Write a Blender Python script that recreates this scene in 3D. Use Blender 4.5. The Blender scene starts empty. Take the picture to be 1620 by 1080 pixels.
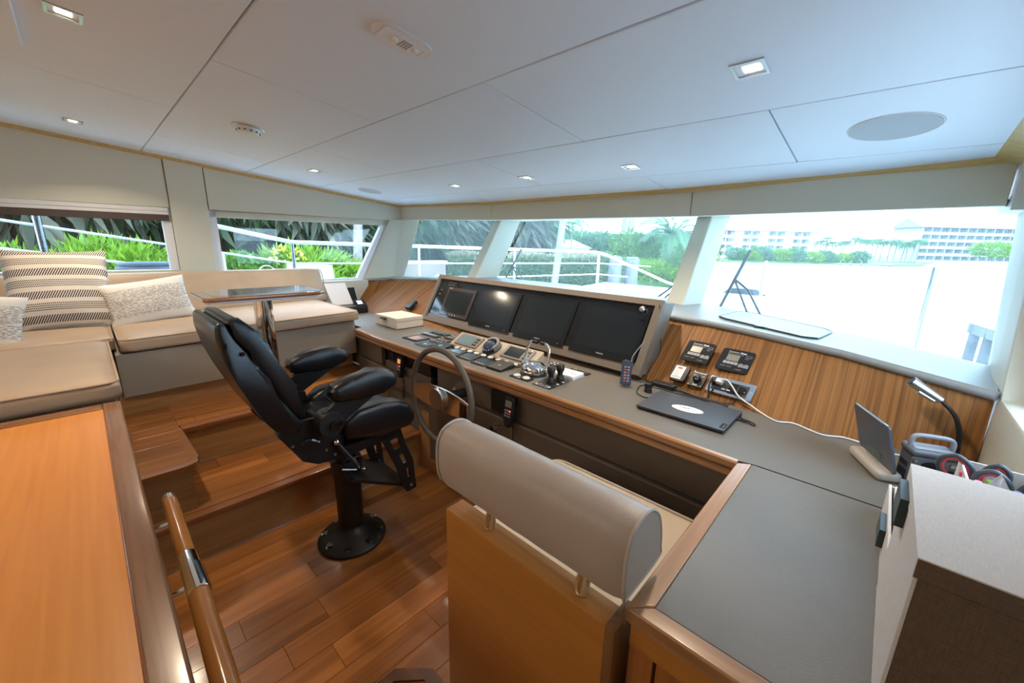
import bpy, bmesh, math, random
from mathutils import Vector as V, Matrix, noise as mnoise
C = bpy.context.scene.collection
SC = bpy.context.scene
PI = math.pi
random.seed(7)

# ---------------------------------------------------------------- camera
cam_d = bpy.data.cameras.new('camera'); cam = bpy.data.objects.new('camera', cam_d); C.objects.link(cam)
cam_d.sensor_width = 36; cam_d.lens = 628/1620*36; cam_d.clip_start = .02; cam_d.clip_end = 3000
_y, _p, _r = math.radians(43.04), math.radians(13.65), math.radians(1.25)
fw = V((-math.sin(_y)*math.cos(_p), math.cos(_y)*math.cos(_p), -math.sin(_p)))
r0 = V((math.cos(_y), math.sin(_y), 0)); u0 = r0.cross(fw)
rt = r0*math.cos(_r)+u0*math.sin(_r); up = rt.cross(fw)
cam.matrix_world = Matrix(((rt.x, up.x, -fw.x, 0), (rt.y, up.y, -fw.y, 0), (rt.z, up.z, -fw.z, 1.52), (0, 0, 0, 1)))
SC.camera = cam
# ---------------------------------------------------------------- sky, exposure
SC.view_settings.view_transform = 'Standard'; SC.view_settings.look = 'None'
SC.view_settings.gamma = 1; SC.view_settings.use_curve_mapping = False
SC.view_settings.exposure = 0.5
wd = bpy.data.worlds.new('overcast_sky'); SC.world = wd; wd.use_nodes = True
_nt = wd.node_tree; _bg = _nt.nodes['Background']
_bg.inputs[0].default_value = (.67, .88, 1.15, 1); _bg.inputs[1].default_value = 6.0
sun_d = bpy.data.lights.new('veiled_sun', 'SUN'); sun_d.energy = 1.5; sun_d.angle = math.radians(40); sun_d.color = (1, .97, .9)
sun = bpy.data.objects.new('veiled_sun', sun_d); C.objects.link(sun); sun.rotation_euler = (math.radians(25), math.radians(20), 0)
LAMP_W = 4.8      # each recessed ceiling spot
FILL_W = 26.0    # unseen warm fill, added to lift the dark aft end

_sl = bpy.data.lights.new('saloon_fill', 'AREA'); _sl.energy = FILL_W; _sl.color = (1, .84, .68); _sl.shape = 'RECTANGLE'; _sl.size = 2.4; _sl.size_y = .9
_so = bpy.data.objects.new('saloon_fill', _sl); C.objects.link(_so); _so.location = (-1.7, -2.0, 2.30)  # added fill
# ---------------------------------------------------------------- materials
def _n(nt, t, **k):
    n = nt.nodes.new(t)
    for a, b in k.items(): setattr(n, a, b)
    return n
MATS = {}
def mat(name, col, rough=.5, metal=0., spec=.5, coat=0., bump=None, var=None, emit=None, trans=0., sheen=0.):
    """plain surface; bump=(scale,strength), var=(scale,amount) mottling, emit=(colour,strength)"""
    m = bpy.data.materials.new(name); m.use_nodes = True; nt = m.node_tree; b = nt.nodes['Principled BSDF']
    b.inputs['Base Color'].default_value = (*col, 1); b.inputs['Roughness'].default_value = rough
    b.inputs['Metallic'].default_value = metal; b.inputs['Specular IOR Level'].default_value = spec
    b.inputs['Coat Weight'].default_value = coat; b.inputs['Coat Roughness'].default_value = .08
    if trans: b.inputs['Transmission Weight'].default_value = trans
    if sheen: b.inputs['Sheen Weight'].default_value = sheen
    if bump or var: tc = _n(nt, 'ShaderNodeTexCoord')
    if var:
        nz = _n(nt, 'ShaderNodeTexNoise'); nz.inputs['Scale'].default_value = var[0]; nz.inputs['Detail'].default_value = 4
        nt.links.new(tc.outputs['Object'], nz.inputs['Vector'])
        rp = _n(nt, 'ShaderNodeValToRGB'); k = var[1]
        rp.color_ramp.elements[0].position = .3; rp.color_ramp.elements[1].position = .7
        rp.color_ramp.elements[0].color = (*[c*(1-k) for c in col], 1); rp.color_ramp.elements[1].color = (*[min(1, c*(1+k)) for c in col], 1)
        nt.links.new(nz.outputs['Fac'], rp.inputs['Fac']); nt.links.new(rp.outputs['Color'], b.inputs['Base Color'])
    if bump:
        nb = _n(nt, 'ShaderNodeTexNoise'); nb.inputs['Scale'].default_value = bump[0]; nb.inputs['Detail'].default_value = 5
        nt.links.new(tc.outputs['Object'], nb.inputs['Vector'])
        bp = _n(nt, 'ShaderNodeBump'); bp.inputs['Strength'].default_value = bump[1]; bp.inputs['Distance'].default_value = .01
        nt.links.new(nb.outputs['Fac'], bp.inputs['Height']); nt.links.new(bp.outputs['Normal'], b.inputs['Normal'])
    if emit:
        b.inputs['Emission Color'].default_value = (*emit[0], 1); b.inputs['Emission Strength'].default_value = emit[1]
    MATS[name] = m
    return m
def wood(name, c1, c2, axis='Y', across=40, along=1.6, rough=.35, coat=.3, lo=.3, hi=.72, rnd=.25, bump=.05, spec=.5):
    """grain runs along axis; every object gets its own tone and its own stretch of grain"""
    m = bpy.data.materials.new(name); m.use_nodes = True; nt = m.node_tree; b = nt.nodes['Principled BSDF']
    tc = _n(nt, 'ShaderNodeTexCoord'); oi = _n(nt, 'ShaderNodeObjectInfo')
    mu = _n(nt, 'ShaderNodeMath', operation='MULTIPLY'); mu.inputs[1].default_value = 37.
    nt.links.new(oi.outputs['Random'], mu.inputs[0])
    ad = _n(nt, 'ShaderNodeVectorMath', operation='ADD'); nt.links.new(tc.outputs['Object'], ad.inputs[0]); nt.links.new(mu.outputs[0], ad.inputs[1])
    mp = _n(nt, 'ShaderNodeMapping'); s = [across]*3
    for ax in axis: s['XYZ'.index(ax)] = along
    mp.inputs['Scale'].default_value = s
    nt.links.new(ad.outputs[0], mp.inputs['Vector'])
    nz = _n(nt, 'ShaderNodeTexNoise'); nz.inputs['Scale'].default_value = 1; nz.inputs['Detail'].default_value = 6; nz.inputs['Distortion'].default_value = .6
    nt.links.new(mp.outputs[0], nz.inputs['Vector'])
    rp = _n(nt, 'ShaderNodeValToRGB'); e = rp.color_ramp.elements
    e[0].position = lo; e[0].color = (*c1, 1); e[1].position = hi; e[1].color = (*c2, 1)
    nt.links.new(nz.outputs['Fac'], rp.inputs['Fac'])
    mr = _n(nt, 'ShaderNodeMapRange'); mr.inputs['To Min'].default_value = 1-rnd; mr.inputs['To Max'].default_value = 1+rnd
    nt.links.new(oi.outputs['Random'], mr.inputs['Value'])
    mx = _n(nt, 'ShaderNodeVectorMath', operation='SCALE'); nt.links.new(rp.outputs['Color'], mx.inputs[0]); nt.links.new(mr.outputs[0], mx.inputs['Scale'])
    nt.links.new(mx.outputs[0], b.inputs['Base Color'])
    b.inputs['Roughness'].default_value = rough; b.inputs['Coat Weight'].default_value = coat; b.inputs['Coat Roughness'].default_value = .12
    b.inputs['Specular IOR Level'].default_value = spec
    if bump:
        bp = _n(nt, 'ShaderNodeBump'); bp.inputs['Strength'].default_value = bump; bp.inputs['Distance'].default_value = .002
        nt.links.new(nz.outputs['Fac'], bp.inputs['Height']); nt.links.new(bp.outputs['Normal'], b.inputs['Normal'])
    MATS[name] = m
    return m
def glass(name, tint=(1, 1, 1), veil=.0, refl=1.):
    """flat window pane: clear, mirrors at grazing angles, veil mixes in a translucent haze imitating veiling glare"""
    m = bpy.data.materials.new(name); m.use_nodes = True; nt = m.node_tree; nt.nodes.clear()
    o = _n(nt, 'ShaderNodeOutputMaterial'); t = _n(nt, 'ShaderNodeBsdfTransparent'); t.inputs[0].default_value = (*tint, 1)
    g = _n(nt, 'ShaderNodeBsdfGlossy'); g.inputs['Roughness'].default_value = .0; fr = _n(nt, 'ShaderNodeFresnel'); ge = _n(nt, 'ShaderNodeNewGeometry'); mr = _n(nt, 'ShaderNodeMapRange'); mr.inputs['To Min'].default_value = 1.45; mr.inputs['To Max'].default_value = 1/1.45; nt.links.new(ge.outputs['Backfacing'], mr.inputs['Value']); nt.links.new(mr.outputs[0], fr.inputs[0])
    mx = _n(nt, 'ShaderNodeMixShader'); nt.links.new(fr.outputs[0], mx.inputs[0]); nt.links.new(t.outputs[0], mx.inputs[1]); nt.links.new(g.outputs[0], mx.inputs[2])
    out = mx
    if veil:
        tl = _n(nt, 'ShaderNodeBsdfTranslucent'); tl.inputs[0].default_value = (.8, .95, 1, 1)
        m2 = _n(nt, 'ShaderNodeMixShader'); m2.inputs[0].default_value = veil
        nt.links.new(mx.outputs[0], m2.inputs[1]); nt.links.new(tl.outputs[0], m2.inputs[2]); out = m2
    nt.links.new(out.outputs[0], o.inputs[0]); MATS[name] = m
    return m
def leaves(name, c1, c2, tr=.35):
    """leaf colour varies from leaf to leaf (per island), thin leaves let some light through"""
    m = bpy.data.materials.new(name); m.use_nodes = True; nt = m.node_tree; nt.nodes.clear()
    o = _n(nt, 'ShaderNodeOutputMaterial'); ge = _n(nt, 'ShaderNodeNewGeometry'); rp = _n(nt, 'ShaderNodeValToRGB')
    rp.color_ramp.elements[0].color = (*c1, 1); rp.color_ramp.elements[1].color = (*c2, 1)
    nt.links.new(ge.outputs['Random Per Island'], rp.inputs['Fac'])
    d = _n(nt, 'ShaderNodeBsdfPrincipled'); d.inputs['Roughness'].default_value = .5
    t = _n(nt, 'ShaderNodeBsdfTranslucent'); mx = _n(nt, 'ShaderNodeMixShader'); mx.inputs[0].default_value = tr
    nt.links.new(rp.outputs[0], d.inputs['Base Color']); nt.links.new(rp.outputs[0], t.inputs[0])
    nt.links.new(d.outputs[0], mx.inputs[1]); nt.links.new(t.outputs[0], mx.inputs[2]); nt.links.new(mx.outputs[0], o.inputs[0])
    MATS[name] = m
    return m
def weave(name, base, dark, kind):
    """cushion cloth: kind 'stripe' = cream with bands of slanted dark stitches, 'fleck' = dashed weave in the middle; UV driven"""
    m = bpy.data.materials.new(name); m.use_nodes = True; nt = m.node_tree; b = nt.nodes['Principled BSDF']
    b.inputs['Roughness'].default_value = .9; b.inputs['Specular IOR Level'].default_value = .1
    uv = _n(nt, 'ShaderNodeUVMap'); sp = _n(nt, 'ShaderNodeSeparateXYZ'); nt.links.new(uv.outputs[0], sp.inputs[0])
    def M(op, a, c=None, d=None):
        x = _n(nt, 'ShaderNodeMath', operation=op)
        for i, q in enumerate((a, c, d)):
            if q is None: continue
            if isinstance(q, (int, float)): x.inputs[i].default_value = q
            else: nt.links.new(q, x.inputs[i])
        return x.outputs[0]
    u, v = sp.outputs[0], sp.outputs[1]
    if kind == 'stripe':
        vb = M('MULTIPLY', v, 7.0); fb = M('FRACT', vb); band = M('GREATER_THAN', fb, .36)
        par = M('MODULO', M('FLOOR', vb), 2.0)
        slant = M('SUBTRACT', M('MULTIPLY', u, 44.), M('MULTIPLY', fb, 3.2))
        fine = M('ADD', M('MULTIPLY', u, 58.), M('MULTIPLY', fb, 3.))
        l1 = M('GREATER_THAN', M('FRACT', slant), .48)
        l2 = M('MULTIPLY', M('GREATER_THAN', M('FRACT', fine), .4), M('GREATER_THAN', M('FRACT', M('MULTIPLY', fb, 6.)), .35))
        ln = M('ADD', M('MULTIPLY', l1, M('SUBTRACT', 1., par)), M('MULTIPLY', l2, par))
        fac = M('MULTIPLY', band, ln)
    else:
        cm = _n(nt, 'ShaderNodeCombineXYZ'); nt.links.new(M('MULTIPLY', u, 26.), cm.inputs[0]); nt.links.new(M('MULTIPLY', v, 70.), cm.inputs[1])
        nz = _n(nt, 'ShaderNodeTexNoise'); nz.inputs['Scale'].default_value = 1.; nz.inputs['Detail'].default_value = 2; nt.links.new(cm.outputs[0], nz.inputs['Vector'])
        row = M('GREATER_THAN', M('FRACT', M('MULTIPLY', v, 34.)), .45)
        fac = M('MULTIPLY', M('MULTIPLY', M('GREATER_THAN', nz.outputs[0], .49), row), M('MULTIPLY', M('GREATER_THAN', v, .2), M('LESS_THAN', v, .8)))
        fac = M('MULTIPLY', fac, .8)
    mx = _n(nt, 'ShaderNodeMix', data_type='RGBA'); nt.links.new(fac, mx.inputs[0])
    mx.inputs[6].default_value = (*base, 1); mx.inputs[7].default_value = (*dark, 1)
    nt.links.new(mx.outputs[2], b.inputs['Base Color'])
    bp = _n(nt, 'ShaderNodeBump'); bp.inputs['Strength'].default_value = .3; bp.inputs['Distance'].default_value = .004
    nt.links.new(fac, bp.inputs['Height']); nt.links.new(bp.outputs['Normal'], b.inputs['Normal'])
    MATS[name] = m
    return m
def linen(name, c1, c2, sc=900):
    m = mat(name, c1, .85, spec=.2); nt = m.node_tree; b = nt.nodes['Principled BSDF']
    tc = _n(nt, 'ShaderNodeTexCoord'); out = []
    for s in ((sc*.06, sc, sc), (sc, sc, sc*.06), (sc, sc*.06, sc)):
        mp = _n(nt, 'ShaderNodeMapping'); mp.inputs['Scale'].default_value = s; nt.links.new(tc.outputs['Object'], mp.inputs[0])
        nz = _n(nt, 'ShaderNodeTexNoise'); nz.inputs['Scale'].default_value = 1; nz.inputs['Detail'].default_value = 1; nt.links.new(mp.outputs[0], nz.inputs['Vector']); out.append(nz.outputs[0])
    a = _n(nt, 'ShaderNodeMath', operation='ADD'); nt.links.new(out[0], a.inputs[0]); nt.links.new(out[1], a.inputs[1])
    a2 = _n(nt, 'ShaderNodeMath', operation='ADD'); nt.links.new(a.outputs[0], a2.inputs[0]); nt.links.new(out[2], a2.inputs[1])
    dv = _n(nt, 'ShaderNodeMath', operation='DIVIDE'); nt.links.new(a2.outputs[0], dv.inputs[0]); dv.inputs[1].default_value = 3
    rp = _n(nt, 'ShaderNodeValToRGB'); rp.color_ramp.elements[0].position = .4; rp.color_ramp.elements[1].position = .6
    rp.color_ramp.elements[0].color = (*c2, 1); rp.color_ramp.elements[1].color = (*c1, 1)
    nt.links.new(dv.outputs[0], rp.inputs[0]); nt.links.new(rp.outputs[0], b.inputs['Base Color'])
    return m

wood('floor_wood', (.22, .078, .018), (.42, .165, .044), 'Y', 22, 1.2, .28, .35, rnd=.28)
wood('step_riser', (.33, .17, .062), (.46, .25, .095), 'Y', 60, 2, .4, .2, rnd=.06)
wood('nosing_wood', (.20, .075, .025), (.30, .12, .042), 'Y', 50, 2, .3, .3, rnd=.1)
wood('light_wood', (.42, .175, .034), (.50, .215, .048), 'X', 60, 2.5, .38, .25, rnd=.05)
wood('insert_wood', (.66, .235, .036), (.74, .29, .052), 'X', 55, 2.0, .3, .35, rnd=.02)
wood('cab_trim', (.15, .060, .022), (.25, .108, .042), 'X', 60, 3, .25, .25, rnd=.06)
wood('cab_trim_y', (.19, .080, .03), (.28, .122, .048), 'Y', 60, 3, .25, .25, rnd=.06)
wood('desk_trim', (.30, .145, .06), (.44, .23, .10), 'X', 70, 3, .28, .4, rnd=.06)
wood('desk_trim_y', (.33, .165, .07), (.46, .245, .11), 'Y', 70, 3, .28, .4, rnd=.06)
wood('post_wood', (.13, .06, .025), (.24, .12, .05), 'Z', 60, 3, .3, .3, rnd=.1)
wood('door_wood', (.30, .11, .03), (.40, .16, .045), 'Z', 45, 2, .35, .3, rnd=.2)
wood('fascia_teak', (.105, .041, .012), (.29, .130, .039), 'YZ', 100, 1.1, .55, .0, lo=.28, hi=.62, rnd=.02, spec=.2)
wood('cornice_wood', (.50, .34, .12), (.62, .45, .18), 'X', 40, 2, .35, .3, rnd=.05)
wood('rail_wood', (.34, .13, .03), (.48, .21, .055), 'X', 70, 3, .15, .7, rnd=.02)
wood('table_wood', (.26, .10, .035), (.38, .16, .055), 'Y', 60, 3, .1, .9, rnd=.02)
wood('hatch_wood', (.10, .04, .02), (.18, .07, .03), 'X', 60, 3, .3, .3, rnd=.1)
mat('wall_vinyl', (.60, .60, .51), .55, bump=(700, .08))
mat('wall_white', (.72, .74, .72), .5)
mat('frame_white', (.78, .80, .86), .35)
mat('ceiling_vinyl', (.74, .835, .96), .6, bump=(900, .06))  # off-white vinyl, the windows' blue light is put into its colour
mat('backing_dark', (.10, .10, .11), .8)
mat('shade_white', (.72, .72, .74), .6)
mat('shade_brown', (.085, .065, .055), .8, bump=(900, .2))
mat('sofa_leather', (.45, .34, .24), .38, bump=(420, .18), var=(7, .06))
mat('sofa_base', (.33, .29, .235), .6, bump=(500, .1))
mat('cream_leather', (.40, .335, .28), .34, bump=(380, .15), var=(6, .05))
mat('seat_leather', (.52, .43, .31), .36, bump=(380, .15), var=(6, .05))
mat('piping', (.44, .33, .23), .45)
mat('piping_light', (.46, .40, .35), .45)
mat('black_leather', (.007, .008, .011), .27, bump=(500, .12), spec=.6)
mat('black_plastic', (.012, .013, .015), .42)
mat('black_metal', (.008, .008, .009), .45, spec=.4)
mat('black_gloss', (.01, .011, .013), .12)
mat('dark_grey', (.012, .014, .020), .6, spec=.15)
mat('slate_blue', (.035, .05, .085), .45)
mat('chrome', (.86, .87, .88), .07, metal=1)
mat('steel', (.55, .56, .58), .30, metal=1)
mat('screw_steel', (.5, .5, .5), .3, metal=1)
mat('counter_leather', (.150, .138, .120), .36, bump=(600, .22), var=(5, .06))
mat('dash_leather', (.25, .27, .275), .42, bump=(600, .12))
mat('console_leather', (.125, .098, .077), .5, bump=(600, .25))
mat('pod_leather', (.165, .135, .108), .45, bump=(600, .12))
mat('wheel_leather', (.115, .092, .075), .42, bump=(500, .15))
mat('instr_beige', (.42, .36, .29), .45)
mat('instr_grey', (.20, .20, .20), .4)
mat('panel_glass', (.012, .013, .015), .06, spec=.5)
mat('screen_off', (.010, .014, .018), .14, spec=.6)
mat('screen_brown', (.055, .045, .05), .1)
mat('lcd_grey', (.20, .205, .17), .3)
mat('lcd_green', (.16, .25, .28), .12)
mat('lcd_pink', (.42, .30, .32), .15)
mat('lcd_orange', (.5, .18, .06), .3, emit=((1, .35, .1), .5))
mat('lcd_lit', (.5, .55, .75), .3, emit=((.55, .62, .9), .6))
mat('print_white', (.75, .75, .75), .6)
mat('print_grey', (.30, .31, .33), .5)
mat('print_red', (.60, .05, .07), .5)
mat('print_cyan', (.08, .40, .45), .5)
mat('print_blue', (.10, .15, .42), .5)
mat('led_green', (.3, .9, .1), .4, emit=((.45, 1, .1), 1.5))
mat('led_red', (.8, .05, .05), .4, emit=((1, .1, .08), 1.2))
mat('white_plastic', (.76, .76, .75), .4)
mat('paper', (.80, .80, .83), .7)
mat('button_white', (.66, .66, .64), .35)
linen('linen_white', (.68, .665, .66), (.58, .565, .55))
linen('linen_cream', (.70, .655, .585), (.58, .535, .47))
linen('linen_brown', (.155, .11, .08), (.105, .072, .052))
mat('tab_green', (.018, .035, .038), .35)
mat('grey_plastic', (.10, .112, .135), .42)
mat('grey_light', (.25, .27, .32), .35)
mat('taupe_plastic', (.42, .39, .36), .45)
mat('tablet_back', (.075, .095, .13), .35)
mat('clear_plastic', (.9, .93, 1), .08, trans=1.)
mat('scissor_red', (.55, .05, .06), .45)
mat('scissor_grey', (.055, .06, .075), .45)
mat('pink', (.75, .10, .25), .4); mat('pink_pale', (.75, .38, .48), .4); mat('lime', (.22, .42, .03), .4)
mat('compass_dome', (.03, .05, .12), .05, spec=.8)
mat('lens_warm', (1, .95, .85), .4, emit=((1, .86, .66), 9.))
mat('mirror_panel', (.80, .81, .84), .16, metal=1)
weave('cloth_stripe', (.74, .68, .60), (.045, .04, .045), 'stripe')
weave('cloth_fleck', (.78, .76, .72), (.10, .10, .12), 'fleck')
mat('cloth_white', (.80, .79, .77), .9, bump=(800, .3), spec=.1)
glass('side_glass', (.92, .97, .97), .0)
glass('windscreen_glass', (.92, 1., 1.), .035)  # last value mixes painted veiling glare into the pane
# outside
mat('gelcoat', (.82, .83, .84), .3)
mat('rail_steel', (.30, .31, .37), .15, metal=1)  # chrome darkened: the cabin's dark reflection is put into its colour
mat('rail_white', (.66, .67, .68), .3)
mat('wiper_black', (.01, .012, .015), .5)
mat('rope_blue', (.15, .18, .25), .8, bump=(60, .4))
mat('grass', (0.088, 0.165, 0.044), .9, var=(.4, .3))
mat('soil', (.12, .10, .07), .95, var=(.6, .3))
mat('seawall', (0.209, 0.16, 0.138), .9, var=(1.2, .15))
mat('trunk', (0.216, 0.198, 0.18), .9, bump=(14, .6), var=(8, .25))
mat('piling', (0.154, 0.154, 0.168), .9, var=(5, .3))
mat('stucco', (0.6, 0.585, 0.555), .85)
mat('stucco_grey', (0.348, 0.348, 0.348), .85)
mat('roof_tile', (.20, .15, .14), .9, var=(.8, .12)); mat('roof_old', (0.375, 0.285, 0.247), .9, var=(.8, .12))
mat('win_dark', (.13, .17, .22), .25)
mat('dock_wood', (0.204, 0.192, 0.18), .9, var=(2, .2))
mat('flower', (.45, .42, .05), .6)
leaves('leaf_bright', (.07, .17, .012), (.24, .40, .035))
leaves('leaf_mid', (.035, .11, .012), (.13, .26, .035))
leaves('leaf_dark', (.012, .032, .010), (.05, .09, .03))
leaves('leaf_thatch', (.03, .05, .02), (.15, .14, .10))
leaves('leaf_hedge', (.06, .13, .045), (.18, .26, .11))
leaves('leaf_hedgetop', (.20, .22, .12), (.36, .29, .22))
leaves('leaf_palm', (.03, .11, .05), (.11, .23, .09))
leaves('leaf_far', (.05, .13, .06), (.14, .26, .14))
_wm = mat('water', (.14, .20, .20), .32, bump=(.9, .5)); 
_wm.node_tree.nodes['Principled BSDF'].inputs['Specular IOR Level'].default_value = .6

# ---------------------------------------------------------------- mesh helpers
class B:
    """collects shapes, all in metres in the room's own axes (x starboard, y forward, z up)"""
    def __init__(s, m=None): s.bm = bmesh.new(); s.m = m
    def _t(s, vs, m=None):
        m = m or s.m
        if m is not None: bmesh.ops.transform(s.bm, matrix=m, verts=vs)
    def box(s, x0, x1, y0, y1, z0, z1, bev=0, seg=2, m=None):
        r = bmesh.ops.create_cube(s.bm, size=1); vs = r['verts']
        bmesh.ops.transform(s.bm, matrix=Matrix.Translation(((x0+x1)/2, (y0+y1)/2, (z0+z1)/2)) @ Matrix.Diagonal((x1-x0, y1-y0, z1-z0, 1)), verts=vs)
        if bev:
            es = list({e for v in vs for e in v.link_edges})
            g = bmesh.ops.bevel(s.bm, geom=es, offset=bev, segments=seg, profile=.5, affect='EDGES')
            vs = list({v for f in g['faces'] for v in f.verts} | {v for v in vs if v.is_valid})
        s._t(vs, m); return s
    def cyl(s, p0, p1, r0, r1=None, n=20, cap=True, m=None):
        p0, p1 = V(p0), V(p1); r1 = r0 if r1 is None else r1; d = p1-p0
        q = d.to_track_quat('Z', 'Y').to_matrix()
        a, b = [], []
        for i in range(n):
            t = 2*PI*i/n; w = q @ V((math.cos(t), math.sin(t), 0)); a.append(s.bm.verts.new(p0+w*r0)); b.append(s.bm.verts.new(p1+w*r1))
        for i in range(n): s.bm.faces.new((a[i], a[(i+1) % n], b[(i+1) % n], b[i]))
        if cap: s.bm.faces.new(a[::-1]); s.bm.faces.new(b)
        s._t(a+b, m); return s
    def tube(s, pts, r, n=8, closed=False, m=None):
        pts = [V(p) for p in pts]; N = len(pts); rings = []; up_ = None
        rr = r if isinstance(r, (list, tuple)) else [r]*N
        for i, p in enumerate(pts):
            if closed: d = pts[(i+1) % N]-pts[i-1]
            else: d = pts[min(i+1, N-1)]-pts[max(i-1, 0)]
            d.normalize()
            if up_ is None: up_ = V((0, 0, 1)) if abs(d.z) < .9 else V((1, 0, 0))
            x = d.cross(up_); x.normalize(); y = x.cross(d); y.normalize(); up_ = y
            rings.append([s.bm.verts.new(p+(x*math.cos(2*PI*k/n)+y*math.sin(2*PI*k/n))*rr[i]) for k in range(n)])
        for i in range(N if closed else N-1):
            a, b = rings[i], rings[(i+1) % N]
            for k in range(n): s.bm.faces.new((a[k], a[(k+1) % n], b[(k+1) % n], b[k]))
        if not closed: s.bm.faces.new(rings[0][::-1]); s.bm.faces.new(rings[-1])
        s._t([v for g in rings for v in g], m); return s
    def lathe(s, prof, o=(0, 0, 0), n=32, m=None):
        """prof = [(radius, height)...] round the z axis through o"""
        o = V(o); rings = []
        for r, h in prof:
            rings.append([s.bm.verts.new(o+V((r*math.cos(2*PI*k/n), r*math.sin(2*PI*k/n), h))) for k in range(n)])
        for a, b in zip(rings, rings[1:]):
            for k in range(n): s.bm.faces.new((a[k], a[(k+1) % n], b[(k+1) % n], b[k]))
        s.bm.faces.new(rings[0][::-1]); s.bm.faces.new(rings[-1])
        s._t([v for g in rings for v in g], m); return s
    def prism(s, poly, d, bev=0, seg=2, m=None):
        """poly = 3D outline, pushed by vector d"""
        a = [s.bm.verts.new(V(p)) for p in poly]; b = [s.bm.verts.new(V(p)+V(d)) for p in poly]; n = len(a)
        fs = [s.bm.faces.new(a[::-1]), s.bm.faces.new(b)]
        for i in range(n): fs.append(s.bm.faces.new((a[i], a[(i+1) % n], b[(i+1) % n], b[i])))
        vs = a+b
        if bev:
            es = list({e for f in fs for e in f.edges})
            g = bmesh.ops.bevel(s.bm, geom=es, offset=bev, segments=seg, profile=.5, affect='EDGES')
            vs = list({v for f in g['faces'] for v in f.verts} | {v for v in vs if v.is_valid})
        s._t(vs, m); return s
    def hull8(s, lo, hi, bev=0, m=None):
        """two matching loops of points joined into a solid"""
        a = [s.bm.verts.new(V(p)) for p in lo]; b = [s.bm.verts.new(V(p)) for p in hi]; n = len(a)
        fs = [s.bm.faces.new(a[::-1]), s.bm.faces.new(b)]
        for i in range(n): fs.append(s.bm.faces.new((a[i], a[(i+1) % n], b[(i+1) % n], b[i])))
        vs = a+b
        if bev:
            es = list({e for f in fs for e in f.edges})
            g = bmesh.ops.bevel(s.bm, geom=es, offset=bev, segments=2, profile=.5, affect='EDGES')
            vs = list({v for f in g['faces'] for v in f.verts} | {v for v in vs if v.is_valid})
        s._t(vs, m); return s
    def rbox(s, x0, x1, y0, y1, z0, z1, r, n=10, puff=0, wr=0, seed=0, m=None):
        """upholstery: box with soft edges of radius r, top puffed, wrinkled by wr"""
        r = min(r, (x1-x0)/2*.98, (y1-y0)/2*.98, (z1-z0)/2*.98)
        N = n+1; vd = {}
        def gv(i, j, k):
            if (i, j, k) not in vd: vd[i, j, k] = s.bm.verts.new((i/N-.5, j/N-.5, k/N-.5))
            return vd[i, j, k]
        for i in range(N):
            for j in range(N):
                for e, rev in ((0, 0), (N, 1)):
                    for q in ([gv(i, j, e), gv(i, j+1, e), gv(i+1, j+1, e), gv(i+1, j, e)], [gv(j, e, i), gv(j, e, i+1), gv(j+1, e, i+1), gv(j+1, e, i)], [gv(e, i, j), gv(e, i+1, j), gv(e, i+1, j+1), gv(e, i, j+1)]):
                        s.bm.faces.new(q)
        seen = list(vd.values())
        c = V(((x0+x1)/2, (y0+y1)/2, (z0+z1)/2)); h = V(((x1-x0)/2, (y1-y0)/2, (z1-z0)/2))
        for v in seen:
            q = v.co*2
            def sq(t, H):  # crowd loops towards the edges
                k = min(.95, r/H*1.0); return math.copysign(abs(t)**.75, t)
            p = V((sq(q.x, h.x)*h.x, sq(q.y, h.y)*h.y, sq(q.z, h.z)*h.z))
            i = V((max(-h.x+r, min(h.x-r, p.x)), max(-h.y+r, min(h.y-r, p.y)), max(-h.z+r, min(h.z-r, p.z))))
            d = p-i
            if d.length > 1e-9: p = i+d.normalized()*r
            nx, ny, nz = p.x/h.x, p.y/h.y, p.z/h.z
            if puff and nz > 0: p.z += puff*(1-nx**4)*(1-ny**4)*nz
            if wr:
                w = mnoise.noise(V((p.x*9+seed, p.y*9, p.z*9)))+.5*mnoise.noise(V((p.x*22+seed, p.y*22, p.z*22)))
                p += (d.normalized() if d.length > 1e-9 else V((0, 0, 1)))*w*wr
            v.co = c+p
        s._t(list(seen), m); return s
    def sphere(s, c, r, sc=(1, 1, 1), u=20, v=12, m=None):
        g = bmesh.ops.create_uvsphere(s.bm, u_segments=u, v_segments=v, radius=r)
        bmesh.ops.transform(s.bm, matrix=Matrix.Translation(V(c)) @ Matrix.Diagonal((*sc, 1)), verts=g['verts']); s._t(g['verts'], m); return s
    def quad(s, *ps, m=None):
        vs = [s.bm.verts.new(V(p)) for p in ps]; s.bm.faces.new(vs); s._t(vs, m); return s
    def grid(s, f, nu, nv, m=None):
        g = [[s.bm.verts.new(V(f(i/nu, j/nv))) for j in range(nv+1)] for i in range(nu+1)]
        for i in range(nu):
            for j in range(nv): s.bm.faces.new((g[i][j], g[i+1][j], g[i+1][j+1], g[i][j+1]))
        s._t([v for a in g for v in a], m); return s

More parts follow.
